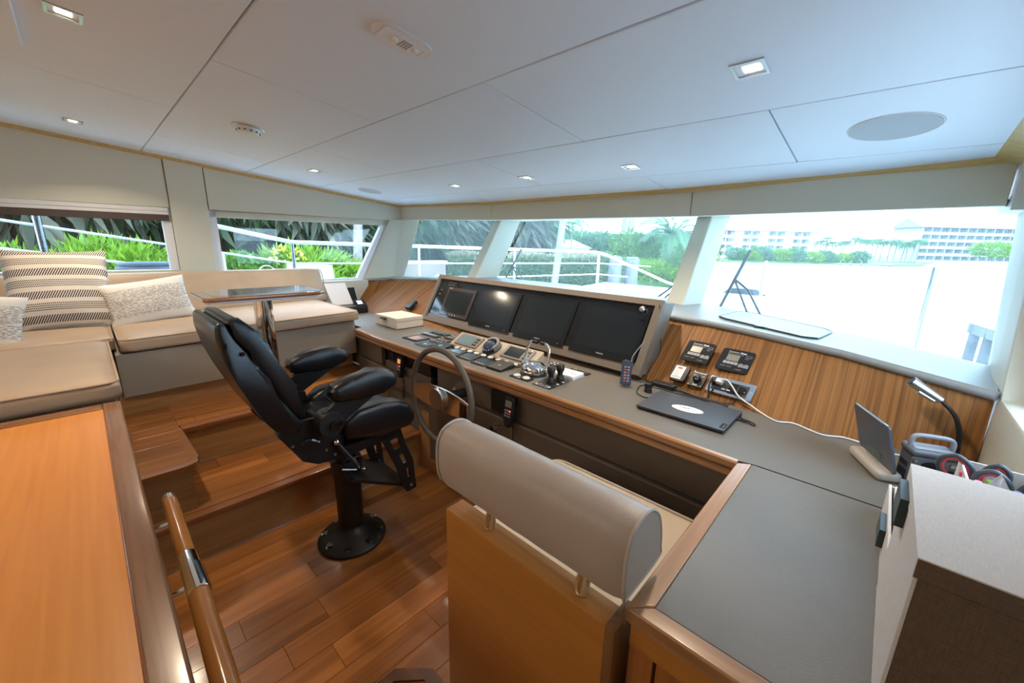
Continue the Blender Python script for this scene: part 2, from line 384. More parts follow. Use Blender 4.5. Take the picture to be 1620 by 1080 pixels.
WO = {}   # world origin of every built object
def obj(name, b, m, parent=None, smooth=None, label=None, origin=None):
    bm = b.bm
    if parent is not None: o0 = WO[parent.name]; 
    elif origin is not None: o0 = V(origin)
    else:
        xs = [v.co for v in bm.verts]
        o0 = V(((min(c.x for c in xs)+max(c.x for c in xs))/2, (min(c.y for c in xs)+max(c.y for c in xs))/2, min(c.z for c in xs)))
    bmesh.ops.recalc_face_normals(bm, faces=bm.faces)
    for v in bm.verts: v.co -= o0
    me = bpy.data.meshes.new(name); bm.to_mesh(me); bm.free()
    for q in (m if isinstance(m, (list, tuple)) else [m]): me.materials.append(MATS[q] if isinstance(q, str) else q)
    if smooth is not False:
        me.polygons.foreach_set('use_smooth', [True]*len(me.polygons))
        try: me.set_sharp_from_angle(angle=math.radians(smooth or 38))
        except Exception: pass
    o = bpy.data.objects.new(name, me); C.objects.link(o)
    if smooth is None and len(me.polygons) < 600:
        wn = o.modifiers.new('even_shading', 'WEIGHTED_NORMAL'); wn.keep_sharp = True
    if parent is not None: o.parent = parent
    else: o.location = o0
    WO[o.name] = o0.copy()
    if label: o['label'] = label
    return o
def tag(o, label, cat, group=None):
    o['label'] = label; o['category'] = cat
    if group: o['group'] = group
    return o
def thing(name, loc, label, cat, group=None):
    o = bpy.data.objects.new(name, None); C.objects.link(o); o.location = loc; WO[o.name] = V(loc); o.empty_display_size = .1
    return tag(o, label, cat, group)
def struct(name, b, m, parent=None, smooth=None, origin=None):
    o = obj(name, b, m, parent, smooth, origin=origin)
    if parent is None: o['kind'] = 'structure'
    return o
def sempty(name, loc=(0, 0, 0)):
    o = bpy.data.objects.new(name, None); C.objects.link(o); o.location = loc; WO[o.name] = V(loc); o['kind'] = 'structure'
    return o
def copy_tree(o, loc=None, rotz=None, parent=None, label=None):
    c = o.copy(); C.objects.link(c)
    if parent is not None: c.parent = parent
    if loc is not None: c.location = loc
    if rotz is not None: c.rotation_euler = (0, 0, rotz)
    if label: c['label'] = label
    for ch in o.children: copy_tree(ch, parent=c)
    WO[c.name] = V(c.location) if parent is None else WO[parent.name]
    return c
def frame(o, ex, ey):
    """matrix with x along ex, y in the plane of ey, z the face normal"""
    ex = V(ex).normalized(); ez = ex.cross(V(ey)).normalized(); ey = ez.cross(ex); o = V(o)
    return Matrix(((ex.x, ey.x, ez.x, o.x), (ex.y, ey.y, ez.y, o.y), (ex.z, ey.z, ez.z, o.z), (0, 0, 0, 1)))
def text(name, s, size, m, mt, parent, x=0, y=0, z=.0006, bold=0.0, align='LEFT', sx=1.):
    """flat lettering lying on the face whose frame is m"""
    cu = bpy.data.curves.new(name, 'FONT'); cu.body = s; cu.size = size; cu.offset = bold; cu.align_x = align; cu.resolution_u = 2
    t = bpy.data.objects.new(name, cu); me = bpy.data.meshes.new_from_object(t); bpy.data.objects.remove(t)
    o0 = WO[parent.name] if parent is not None else V((0, 0, 0))
    me.transform(Matrix.Translation(-o0) @ m @ Matrix.Translation((x, y, z)) @ Matrix.Diagonal((sx, 1, 1, 1)))
    me.materials.append(MATS[mt]); o = bpy.data.objects.new(name, me); C.objects.link(o); o.parent = parent; WO[o.name] = o0
    return o
def arc(c, r, a0, a1, n, ax='XY'):
    out = []
    for i in range(n+1):
        t = a0+(a1-a0)*i/n; p, q = r*math.cos(t), r*math.sin(t)
        out.append(V(c)+(V((p, q, 0)) if ax == 'XY' else V((0, p, q)) if ax == 'YZ' else V((p, 0, q))))
    return out
def smooth_path(pts, k=6):
    """Catmull-Rom through the points"""
    pts = [V(p) for p in pts]; P = [pts[0]*2-pts[1]]+pts+[pts[-1]*2-pts[-2]]; out = []
    for i in range(1, len(P)-2):
        a, b, c, d = P[i-1:i+3]
        for j in range(k):
            t = j/k; out.append(.5*((2*b)+(c-a)*t+(2*a-5*b+4*c-d)*t*t+(3*b-a-3*c+d)*t**3))
    out.append(pts[-1]); return out
def rrect(x0, x1, y0, y1, r, z=0, n=5):
    out = []
    for cx, cy, a in ((x1-r, y0+r, -PI/2), (x1-r, y1-r, 0), (x0+r, y1-r, PI/2), (x0+r, y0+r, PI)):
        for i in range(n+1): t = a+PI/2*i/n; out.append((cx+r*math.cos(t), cy+r*math.sin(t), z))
    return out
# ================================================================= SETTING
def WL(y): return -4.36+.09*y           # inner face of the port side wall
def CZ(y): return 2.2-.11*y             # the headliner slopes down towards the bow
_plank = {}
def plank(parent, x0, x1, y0, y1, z, th, m, name='plank'):
    key = (round(x1-x0, 4), round(y1-y0, 4), th, m)
    if key not in _plank:
        b = B(); w, l = x1-x0, y1-y0; b.box(-w/2+.0006, w/2-.0006, -l/2+.0006, l/2-.0006, -th, 0, bev=.0007, seg=1)
        me = bpy.data.meshes.new('plank'); bmesh.ops.recalc_face_normals(b.bm, faces=b.bm.faces); b.bm.to_mesh(me); b.bm.free(); me.materials.append(MATS[m]); _plank[key] = me
    o = bpy.data.objects.new(name, _plank[key]); C.objects.link(o); o.parent = parent
    o.location = V(((x0+x1)/2, (y0+y1)/2, z))-WO[parent.name]; return o
def deck(parent, x0, x1, y0, y1, z, w, lens, m='floor_wood', th=.012):
    n = max(1, round((x1-x0)/w)); w = (x1-x0)/n
    for i in range(n):
        y = y0-random.uniform(0, lens)*.9; first = True
        while y < y1:
            L = lens*random.choice((.7, 1, 1.3)); a, b_ = max(y, y0), min(y+L, y1)
            if b_-a > .04: plank(parent, x0+i*w, x0+(i+1)*w, a, b_, z, th, m)
            elif b_ > a: pass
            y += L
# lower sole
floor = sempty('floor')
struct('subfloor', B().box(-2.2, .6, -2.6, 1.50, -.1, -.0125), 'backing_dark', floor)
deck(floor, -2.187, -.83, -.4, 1.432, 0, .128, .95)
deck(floor, -.83, .34, -2.5, .60, 0, .128, .95)
deck(floor, -2.187, -.83, -2.5, -.4, 0, .128, .95)
# first tread
st1 = sempty('floor')
struct('riser', B().box(-2.75, -2.187, .0, 1.434, -.0125, .2325), 'step_riser', st1)
deck(st1, -2.74, -2.225, .03, 1.434, .245, .129, .9)
struct('nosing', B().box(-2.225, -2.167, .03, 1.434, .212, .2455, bev=.008), 'nosing_wood', st1)
struct('kick_line', B().box(-2.187, -2.183, .03, 1.434, 0, .006), 'steel', st1)
# upper platform with the little landing
st2 = sempty('floor')
struct('riser', B().box(-4.4, -2.735, -2.5, 1.50, 0, .4765), 'step_riser', st2)
struct('landing_riser', B().box(-2.74, -2.25, -2.5, .20, 0, .4765), 'step_riser', st2)
deck(st2, -3.40, -2.775, .225, 1.50, .489, .125, .9)
deck(st2, -3.40, -2.71, -.6, .225, .489, .125, .9)
struct('nosing', B().box(-2.775, -2.71, .23, 1.50, .456, .4895, bev=.008), 'nosing_wood', st2)
for i in range(3): plank(st2, -2.71+i*.1573, -2.71+(i+1)*.1573, -.45, .215, .489, .012, 'floor_wood')
_q = [(-2.71, .205, .456), (-2.71, .235, .456), (-2.29, .235, .456)]+[tuple(p) for p in arc((-2.29, .165, .456), .07, PI/2, 0, 6)]+[(-2.22, -.45, .456), (-2.245, -.45, .456), (-2.245, .165, .456), (-2.29, .205, .456)]
struct('nosing', B().prism(_q, (0, 0, .0335), bev=.004, seg=1), 'nosing_wood', st2)
struct('kick_line', B().box(-2.737, -2.731, .24, 1.434, .245, .25), 'steel', st2)
# octagonal hatch frame let into the sole by the bench
hat = sempty('trim_1', (-.93, .42, 0))
_o = [(-1.06, .30), (-1.06, .548), (-.96, .645), (-.90, .645), (-.835, .575), (-.835, .30), (-.90, .23), (-.99, .23)]
_i = [(-.93+(x+.93)*.72, .42+(y-.42)*.80) for x, y in _o]
_b = B()
for k in range(8):
    a, c = _o[k], _o[(k+1) % 8]; d, e = _i[(k+1) % 8], _i[k]
    _b.prism([(a[0], a[1], 0), (c[0], c[1], 0), (d[0], d[1], 0), (e[0], e[1], 0)], (0, 0, .012))
struct('hatch_frame', _b, 'hatch_wood', hat)
struct('hatch_panel', B().prism([(x, y, .0005) for x, y in _i], (0, 0, .004)), 'door_wood', hat)

# headliner: padded panels with open joints
ceil = sempty('ceiling')
struct('backing', B().quad((-4.6, -2.7, CZ(-2.7)+.03), (.6, -2.7, CZ(-2.7)+.03), (.6, 3.0, CZ(3.0)+.03), (-4.6, 3.0, CZ(3.0)+.03)), 'backing_dark', ceil)
def y3(x): return 1.663+.03*(x+3.66)
def y4(x): return 2.28+.042*(x+3.82)
FRONT = [(-4.2, 2.55), (-2.83, 2.72), (-2.02, 2.735), (-1.1, 2.77), (-.27, 2.74), (.26, 2.66)]
def yf(x):
    for (a, b_), (c, d) in zip(FRONT, FRONT[1:]):
        if x <= c: return b_+(d-b_)*(x-a)/(c-a)
    return FRONT[-1][1]
bands = [((lambda x: -2.6), (lambda x: -1.0), [-1.94, -.42]), ((lambda x: -1.0), (lambda x: .433), [-2.77, -1.18]), ((lambda x: .433), (lambda x: 1.08), [-3.55, -1.94, -.42]),
         ((lambda x: 1.08), y3, [-2.77, -1.18]), (y3, y4, [-3.55, -1.94, -.42]), (y4, yf, [-2.77, -1.18])]
XR = .232
G = .0028
for ya, yb, xs in bands:
    ed = [None]+xs+[XR]
    for i in range(len(ed)-1):
        def P(x, y): return (x, y, CZ(y))
        xl = ed[i]; xr = ed[i+1]-G
        la, lb = (WL(ya(-4.2))+.004, WL(yb(-4.2))+.004) if xl is None else (xl+G, xl+G)
        mid = [(xr+lb)/2]
        poly = [P(la, ya(la)+G), P(xr, ya(xr)+G), P(xr, yb(xr)-G), P(mid[0], yb(mid[0])-G), P(lb, yb(lb)-G)]
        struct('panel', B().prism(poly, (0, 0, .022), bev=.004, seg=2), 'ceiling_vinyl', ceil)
# access panel at the edge of the picture
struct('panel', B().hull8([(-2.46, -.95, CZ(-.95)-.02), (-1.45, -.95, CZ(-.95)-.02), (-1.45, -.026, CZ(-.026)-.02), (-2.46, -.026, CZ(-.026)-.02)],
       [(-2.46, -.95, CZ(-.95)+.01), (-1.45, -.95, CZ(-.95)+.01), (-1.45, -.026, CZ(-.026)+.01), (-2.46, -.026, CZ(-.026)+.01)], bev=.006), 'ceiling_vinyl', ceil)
# wooden cornice round the headliner
def cornice(name, pts, w, h):
    """strip below the ceiling edge along pts, w wide into the room"""
    b = B(); lo, hi = [], []
    for (x, y, nx, ny) in pts:
        z = CZ(y); lo.append((V((x, y, z-h)), V((x+nx*w, y+ny*w, z-h*.55)), V((x+nx*w, y+ny*w, z+.004)), V((x, y, z+.004))))
    rings = [[b.bm.verts.new(p) for p in r] for r in lo]
    for a, c in zip(rings, rings[1:]):
        for k in range(4): b.bm.faces.new((a[k], a[(k+1) % 4], c[(k+1) % 4], c[k]))
    b.bm.faces.new(rings[0]); b.bm.faces.new(rings[-1][::-1])
    return struct(name, b, 'cornice_wood')
cornice('trim_2', [(WL(-2.6), -2.6, 1, 0), (WL(2.5), 2.5, 1, 0)], .022, .024)
cornice('trim_3', [(x, y-.012, 0, -1) for x, y in FRONT], .03, .022)
b_ = B(); b_.hull8([(.225, -2.5, CZ(-2.5)), (.225, 2.66, CZ(2.66)), (.34, 2.72, CZ(2.72)-.05), (.37, 2.6, CZ(2.6)-.06), (.40, -2.5, CZ(-2.5)-.06)],
             [(.225, -2.5, CZ(-2.5)+.03), (.225, 2.66, CZ(2.66)+.03), (.34, 2.72, CZ(2.72)+.03), (.37, 2.6, CZ(2.6)+.03), (.40, -2.5, CZ(-2.5)+.03)])
struct('trim_4', b_, 'cornice_wood')

# port wall
wl = sempty('wall_left')
def wl_panel(name, y0, y1, za, zb, m='wall_vinyl', t=.09, off=0., bev=.004, par=None, zt=None):
    """za, zb bottom and top; zt gives the top at y1 when it differs"""
    zb2 = zb if zt is None else zt
    lo = [(WL(y0)+off, y0, za), (WL(y1)+off, y1, za), (WL(y1)+off-t, y1, za), (WL(y0)+off-t, y0, za)]
    hi = [(WL(y0)+off, y0, zb), (WL(y1)+off, y1, zb2), (WL(y1)+off-t, y1, zb2), (WL(y0)+off-t, y0, zb)]
    return struct(name, B().hull8(lo, hi, bev=bev), m, par or wl)
wl_panel('lower_panel', -2.6, .80, -.1, 1.262, off=-.02, t=.08)
wl_panel('lower_panel', .80, 2.12, -.1, 1.122, off=-.07, t=.05)
wl_panel('header_panel', -2.6, .546, 1.755, CZ(-2.6)+.01, zt=CZ(.546)+.01)
wl_panel('window_post', .552, .797, 1.2, CZ(.552)+.01, zt=CZ(.797)+.01, off=.006, bev=.008)
wl_panel('header_panel', .803, 2.56, 1.758, CZ(.803)+.01, zt=CZ(2.56)+.01)
wl_panel('header_underside', .81, 2.40, 1.70, 1.76, t=.06, off=-.03, bev=0)
# side windows
def side_window(name, ring, frame_w=.03):
    """ring = (y,z) corners of the opening; frame, then a pane set back in the wall"""
    r = sempty(name)
    n = len(ring); cy = sum(p[0] for p in ring)/n; cz = sum(p[1] for p in ring)/n
    b = B()
    for k in range(n):
        (ya, za), (yb, zb) = ring[k], ring[(k+1) % n]
        def inn(y, z):
            d = math.hypot(cy-y, cz-z); return y+(cy-y)*min(.2, frame_w*1.6/d*1.2), z+(cz-z)*min(.2, frame_w*1.6/d*1.2)
        (yc, zc), (yd, zd) = inn(yb, zb), inn(ya, za)
        lo = [(WL(y)-.03, y, z) for y, z in ((ya, za), (yb, zb), (yc, zc), (yd, zd))]
        b.prism(lo, (-.05, 0, 0))
    struct('frame', b, 'frame_white', r)
    g = B(); a = [(WL(y)-.06, y, z) for y, z in ring]; g.prism(a, (-.005, 0, 0)); struct('pane', g, 'side_glass', r, smooth=False)
    return r
w1 = side_window('window_1', [(-2.5, 1.25), (.548, 1.25), (.548, 1.77), (-2.5, 1.77)])
w2 = side_window('window_2', [(.799, 1.11), (2.07, 1.11), (2.405, 1.77), (.799, 1.77)])
# A-pillar, then the raked windscreen posts
wf = sempty('wall_front')
def post(lo, hi, bev=.012): return struct('windscreen_post', B().hull8(lo, hi, bev=bev), 'wall_vinyl', wf)
post([(-4.19, 2.075, 1.10), (-4.14, 2.41, 1.12), (-4.108, 2.548, 1.13), (-4.30, 2.55, 1.13), (-4.34, 2.10, 1.10)],
     [(-4.15, 2.41, 1.775), (-4.087, 2.53, 1.775), (-3.991, 2.70, 1.78), (-4.22, 2.76, 1.78), (-4.30, 2.43, 1.775)])
post([(-3.333, 2.824, 1.165), (-3.216, 2.845, 1.165), (-3.153, 3.131, 1.165), (-3.312, 3.153, 1.165)], [(-3.178, 3.086, 1.775), (-3.11, 3.121, 1.775), (-3.055, 3.372, 1.785), (-3.185, 3.397, 1.785)], .01)
post([(-1.154, 2.861, 1.13), (-1.009, 2.791, 1.13), (-.95, 3.016, 1.13), (-1.115, 3.057, 1.13)], [(-1.13, 3.226, 1.775), (-1.024, 3.216, 1.765), (-.945, 3.397, 1.78), (-1.115, 3.418, 1.78)], .01)
# header over the windscreen, in three padded panels
HD = [(-4.14, 2.535, 1.768), (-2.83, 2.705, 1.745), (-1.02, 2.765, 1.727), (.30, 2.65, 1.72)]
for (xa, ya, za), (xb, yb, zb) in zip(HD, HD[1:]):
    xa += .002; xb -= .002
    struct('header_panel', B().hull8([(xa, ya, za), (xb, yb, zb), (xb, yb+.05, zb), (xa, ya+.05, za)],
           [(xa, ya, CZ(ya)+.01), (xb, yb, CZ(yb)+.01), (xb, yb+.05, CZ(yb)+.01), (xa, ya+.05, CZ(ya)+.01)], bev=.004), 'wall_vinyl', wf)
GB = [(-4.172, 2.473, 1.14), (-3.238, 3.153, 1.17), (-3.163, 3.131, 1.17), (-1.062, 3.078, 1.145), (-.955, 3.057, 1.14), (.37, 2.41, 1.085)]
GT = [(-4.09, 2.80, 1.785), (-3.131, 3.524, 1.785), (-3.078, 3.503, 1.785), (-1.03, 3.503, 1.775), (-.924, 3.503, 1.775), (.40, 2.92, 1.75)]
lo = [(x, y+.04, z) for x, y, z in HD]; hi = [GT[0], GT[1], GT[3], GT[5]]
b_ = B()
for k in range(3): b_.hull8([lo[k], lo[k+1], hi[k+1], hi[k]], [tuple(V(p)+V((0, 0, .03))) for p in (lo[k], lo[k+1], hi[k+1], hi[k])])
struct('soffit', b_, 'wall_white', wf)
for k, nm in enumerate(('window_3', 'window_4', 'window_5')):
    a, c, e, g = GB[2*k], GB[2*k+1], GT[2*k+1], GT[2*k]
    nrm = (V(c)-V(a)).cross(V(g)-V(a)).normalized()*.008
    r = sempty(nm); struct('pane', B().prism([a, c, e, g], nrm), 'windscreen_glass', r, smooth=False)
# starboard wall: low padded panel, corner post, door
wr = sempty('wall_right')
struct('lower_panel', B().box(.325, .40, -2.6, 2.10, -.1, 1.075, bev=.012), 'wall_vinyl', wr)
struct('corner_post', B().hull8([(.325, 1.93, 1.06), (.33, 2.12, 1.06), (.36, 2.50, 1.06), (.46, 2.50, 1.06), (.46, 1.95, 1.06)], [(.335, 2.28, 1.80), (.335, 2.44, 1.80), (.37, 2.98, 1.80), (.48, 2.98, 1.80), (.48, 2.30, 1.80)], bev=.01), 'wall_vinyl', wr)
struct('header_panel', B().hull8([(.335, 2.70, 1.722), (.335, -2.6, 1.722), (.42, -2.6, 1.722), (.42, 2.75, 1.722)], [(.335, 2.70, CZ(2.7)+.02), (.335, -2.6, CZ(-2.6)+.02), (.42, -2.6, CZ(-2.6)+.02), (.42, 2.75, CZ(2.75)+.02)], bev=.01), 'wall_white', wr)
struct('corner_filler', B().box(.305, .46, 2.60, 3.05, 1.70, 2.05), 'wall_white', wr)
struct('side_panel', B().hull8([(.40, 1.98, 1.06), (.43, 1.98, 1.06), (.43, 1.85, 1.06), (.40, 1.85, 1.06)], [(.40, 2.32, 1.74), (.43, 2.32, 1.74), (.43, 1.85, 1.74), (.40, 1.85, 1.74)]), 'frame_white', wr)
struct('side_panel', B().box(.40, .43, -2.6, 1.15, 1.06, 1.74), 'frame_white', wr)
w6 = sempty('window_6'); struct('pane', B().box(.41, .415, 1.15, 1.85, 1.07, 1.73), 'side_glass', w6, smooth=False)
# aft bulkhead with the wide opening and glazing to the saloon
wb = sempty('wall_back')
struct('panel', B().box(-4.7, -2.2, -2.66, -2.6, -.1, 2.6), 'light_wood', wb)
struct('panel', B().box(-2.19, .6, -2.66, -2.6, -.1, 2.6), 'wall_vinyl', wb)
struct('roof', B().hull8([(-4.9, -2.8, 2.56), (.75, -2.8, 2.56), (.75, 2.9, 1.98), (-1, 3.75, 1.9), (-3.1, 3.75, 1.9), (-4.6, 2.95, 1.98)], [(-4.9, -2.8, 2.62), (.75, -2.8, 2.62), (.75, 2.9, 2.04), (-1, 3.75, 1.96), (-3.1, 3.75, 1.96), (-4.6, 2.95, 2.04)]), 'gelcoat', wb)
# dash top under the windscreen and the teak fascia below it
LIP = [(-4.19, 2.085, 1.124), (-4.034, 2.335, 1.143), (-3.7, 2.425, 1.160), (-3.397, 2.473, 1.17), (-2.123, 2.463, 1.17), (-.924, 2.335, 1.143), (-.616, 2.314, 1.133), (-.159, 2.155, 1.122), (-.042, 2.112, 1.117), (.318, 1.945, 1.095)]
DGL = [(-4.26, 2.40, 1.134), (-4.10, 2.54, 1.145), (-3.75, 2.80, 1.16), (-3.35, 3.10, 1.17), (-2.123, 3.14, 1.168), (-.924, 3.05, 1.138), (-.616, 2.90, 1.128), (-.159, 2.675, 1.117), (-.042, 2.62, 1.112), (.37, 2.44, 1.088)]
BASE = [(-4.19, 1.92, .815), (-4.03, 1.92, .815), (-3.7, 1.925, .815), (-3.4, 1.93, .815), (-2.1, 1.96, .815), (-.86, 1.974, .815), (-.616, 1.95, .815), (-.159, 1.90, .815), (-.042, 1.90, .815), (.325, 1.965, .815)]
dash = thing('dashboard_shelf', (-1.9, 2.5, 1.1), 'grey leather covered shelf running along the foot of the windscreen above the teak fascia', 'shelf')
b_ = B()
for k in range(len(LIP)-1):
    q = [LIP[k], LIP[k+1], DGL[k+1], DGL[k]]; b_.hull8([tuple(V(p)-V((0, 0, .03))) for p in q], q)
bmesh.ops.remove_doubles(b_.bm, verts=b_.bm.verts, dist=.0005)
obj('shelf_top', b_, 'dash_leather', dash)
obj('nosing', B().tube(smooth_path([tuple(V(p)+V((0, -.002, -.014))) for p in LIP], 4), .017, 10), 'dash_leather', dash)
_h = [(-.683, 2.50, 1.138), (-.665, 2.83, 1.135), (-.60, 2.87, 1.131), (-.20, 2.64, 1.121), (-.165, 2.57, 1.119), (-.194, 2.30, 1.123), (-.25, 2.28, 1.124), (-.64, 2.455, 1.137)]
obj('locker_lid', B().prism([tuple(V(p)-V((0, 0, .012))) for p in _h], (0, 0, .017)), 'dash_leather', dash)
obj('lid_gasket', B().tube([tuple(V(p)+V((0, 0, .004))) for p in _h], .004, 6, closed=True), 'black_plastic', dash)
obj('lid_latch', B().box(-.47, -.42, 2.355, 2.375, 1.12, 1.137, m=None), 'black_plastic', dash)
_v = [(-1.62, 2.60, 1.168), (-1.30, 2.62, 1.163), (-1.16, 2.66, 1.16)]
obj('defroster_slot', B().tube(_v, .006, 6), 'black_plastic', dash)
obj('defroster_slot', B().tube([(-2.45, 2.72, 1.171), (-2.2, 2.60, 1.171)], .005, 6), 'black_plastic', dash)
fas = sempty('wall_front')
for nm, k0, k1 in (('fascia', 0, 4), ('fascia', 4, 9)):
    b_ = B()
    for k in range(k0, k1):
        q = [BASE[k], BASE[k+1], tuple(V(LIP[k+1])+V((0, .01, -.022))), tuple(V(LIP[k])+V((0, .01, -.022)))]
        b_.quad(*q)
    bmesh.ops.remove_doubles(b_.bm, verts=b_.bm.verts, dist=.0005)
    ge = bmesh.ops.solidify(b_.bm, geom=b_.bm.faces[:], thickness=.02) if hasattr(bmesh.ops, 'solidify') else None
    struct(nm, b_, 'fascia_teak', fas, smooth=60)
# closing side between wall and shelf on the port side
struct('side_filler', B().hull8([(-4.2, 1.62, .80), (-4.165, 2.12, .80), (-4.3, 2.12, .80), (-4.3, 1.62, .80)], [(-4.19, 1.62, 1.118), (-4.155, 2.12, 1.118), (-4.3, 2.12, 1.118), (-4.3, 1.62, 1.118)], bev=.006), 'wall_vinyl', wl)
# ================================================================= FURNITURE
def ytube(pts, r): return B().tube(pts, r, 6)
# ---- L-shaped settee
sofa = thing('sofa', (-3.6, .4, .489), 'built-in L-shaped settee in tan leather along the port windows', 'sofa')
obj('plinth', B().hull8([(-3.15, .02, .489), (-3.26, 1.475, .489), (-4.2, 1.475, .489), (-4.2, .02, .489)], [(-3.15, .02, .604), (-3.26, 1.475, .604), (-4.2, 1.475, .604), (-4.2, .02, .604)]), 'step_riser', sofa)
obj('plinth', B().box(-4.2, -2.30, -1.2, -.02, .489, .604), 'step_riser', sofa)
obj('seat_base', B().hull8([(-3.125, .04, .60), (-3.16, 1.47, .61), (-4.2, 1.47, .61), (-4.2, .04, .60)], [(-3.125, .04, .862), (-3.16, 1.47, .885), (-4.2, 1.47, .885), (-4.2, .04, .862)], bev=.008), 'sofa_base', sofa)
obj('seat_base', B().box(-4.2, -2.26, -1.2, .01, .60, .862, bev=.008), 'sofa_base', sofa)
mt = Matrix.Translation((0, 0, .862)) @ Matrix.Rotation(math.radians(1.0), 4, 'X') @ Matrix.Translation((0, 0, -.862))
def cushion(x0, x1, y0, y1, seed, m=None, puff=.012):
    c = obj('seat_cushion', B().rbox(x0, x1, y0, y1, .864, .948, .026, n=16, puff=puff, wr=.0022, seed=seed, m=m), 'sofa_leather', sofa, smooth=80)
    pts = [tuple(V(p)) for p in rrect(x0+.004, x1-.004, y0+.004, y1-.004, .045, .942)]
    if m is not None: pts = [tuple(m @ V(p)) for p in pts]
    obj('piping', B().tube(pts, .0045, 6, closed=True), 'piping', c)
    return c
cushion(-3.98, -3.105, .066, 1.49, 3, mt)
cushion(-3.98, -3.21, -1.1, .055, 8)
cushion(-3.20, -2.215, -1.1, .028, 5)
mb = Matrix.Translation((-3.99, .70, .935)) @ Matrix.Rotation(math.radians(2.5), 4, 'Z') @ Matrix.Rotation(-.40, 4, 'Y')
bk = obj('backrest', B().rbox(-.10, .0, -1.6, .93, .0, .365, .045, n=14, puff=0, wr=.003, seed=1, m=mb), 'sofa_leather', sofa, smooth=80)
obj('piping', B().tube([tuple(mb @ V(p)) for p in [(-.02, .932, .01), (-.012, .934, .29), (-.022, .93, .335), (-.055, .925, .366)]], .005, 6), 'piping', bk)
# ---- scatter cushions
def pillow(name, w, h, t, m, o, ex, ey, label, group=None):
    M_ = frame(o, ex, ey); b = B(); n = 22; rows = []
    uvs = {}
    for side in (1, -1):
        g = []
        for i in range(n+1):
            r_ = []
            for j in range(n+1):
                u, v = i/n*2-1, j/n*2-1
                z = side*t/2*max(0, (1-abs(u)**2.4)*(1-abs(v)**2.4))**.55
                k = .07*(1-abs(v)**2)*abs(u)**3; k2 = .06*(1-abs(u)**2)*abs(v)**3
                x, y = u*w/2*(1-k), v*h/2*(1-k2)
                z += .006*mnoise.noise(V((u*3, v*3, side*2+w*9)))*(1-abs(u)**4)*(1-abs(v)**4)
                if side == -1 and (i in (0, n) or j in (0, n)): r_.append(rows[0][i][j])
                else:
                    q = b.bm.verts.new((x, y, z)); r_.append(q); uvs[q] = (i/n, j/n)
            g.append(r_)
        rows.append(g)
        for i in range(n):
            for j in range(n):
                f = (g[i][j], g[i+1][j], g[i+1][j+1], g[i][j+1]); b.bm.faces.new(f if side == 1 else f[::-1])
    ul = b.bm.loops.layers.uv.new('UVMap')
    for f in b.bm.faces:
        for l in f.loops: l[ul].uv = uvs[l.vert]
    bmesh.ops.transform(b.bm, matrix=M_, verts=b.bm.verts)
    p = obj(name, b, m, None, smooth=80)
    return tag(p, label, 'cushion', group)
pillow('striped_cushion', .47, .53, .15, 'cloth_stripe', (-3.80, -.12, 1.19), (.0, 1, -.01), (-.50, 0, 1), 'large cream cushion with bands of dark slanted stripes, nearest the settee corner seam')
pillow('striped_cushion', .47, .53, .15, 'cloth_stripe', (-3.62, -.63, 1.17), (-.25, 1, .0), (-.42, -.1, 1), 'striped cushion mostly hidden at the left picture edge behind the flecked white one')
pillow('flecked_cushion', .46, .31, .13, 'cloth_fleck', (-3.70, .275, 1.088), (-.02, 1, .13), (-.38, -.13, 1), 'small oblong white cushion with a grey flecked panel, leaning before the striped one')
pillow('flecked_cushion', .46, .31, .13, 'cloth_fleck', (-3.42, -.49, 1.075), (.12, 1, -.16), (-.40, -.25, 1), 'white flecked cushion at the left picture edge on the near settee seat')
# ---- pedestal table
tb = thing('pedestal_table', (-2.8, .726, .489), 'varnished wooden side table on a thick chrome pedestal before the settee', 'table')
_c = .05; x0, x1, y0, y1 = -3.02, -2.59, .40, 1.045
_oct = [(x0+_c, y0), (x1-_c*.4, y0), (x1, y0+_c*.4), (x1, y1-_c), (x1-_c, y1), (x0+_c, y1), (x0, y1-_c), (x0, y0+_c)]
obj('tabletop', B().prism([(x, y, 1.188) for x, y in _oct], (0, 0, .024), bev=.008, seg=3), 'table_wood', tb)
obj('inlay', B().box(x0+.055, x1-.055, y0+.055, y1-.055, 1.2118, 1.2130), 'table_wood', tb)
obj('underframe', B().prism([(-2.8+(x+2.8)*.94, .726+(y-.726)*.96, 1.176) for x, y in _oct], (0, 0, .013), bev=.004), 'frame_white', tb)
obj('pedestal', B().lathe([(.052, .012), (.052, .687)], (-2.8, .726, .489), 40), 'chrome', tb)
obj('floor_flange', B().lathe([(.115, 0), (.115, .008), (.10, .016), (.056, .018)], (-2.8, .726, .489), 40), 'chrome', tb)
obj('top_flange', B().lathe([(.058, .672), (.10, .680), (.10, .687)], (-2.8, .726, .489), 40), 'chrome', tb)
# ---- helm chair
hc = thing('helm_chair', (-1.83, .754, 0), 'black leather pilot chair with padded armrests on a single black column', 'chair')
def px(poly, xa, xb, bev=0, seg=2): return B().prism([(xa, y, z) for y, z in poly], (xb-xa, 0, 0), bev=bev, seg=seg)
fl = obj('floor_flange', B().lathe([(.166, 0), (.168, .012), (.160, .022), (.10, .055), (.07, .075), (.062, .09)], (-1.83, .754, 0), 48), 'black_metal', hc)
for k in range(8):
    a = 2*PI*k/8+.2; c_ = V((-1.83+.143*math.cos(a), .754+.143*math.sin(a), .022)); obj('bolt', B().cyl(c_, c_+V((0, 0, .014)), .009, n=10), 'screw_steel', fl)
    d_ = V((-1.83+.128*math.cos(a), .754+.128*math.sin(a), .026)); obj('bolt_recess', B().cyl(d_, d_+V((0, 0, .017)), .017, n=12), 'black_plastic', fl)
obj('column', B().lathe([(.062, .07), (.062, .40)], (-1.83, .754, 0), 36), 'black_metal', hc)
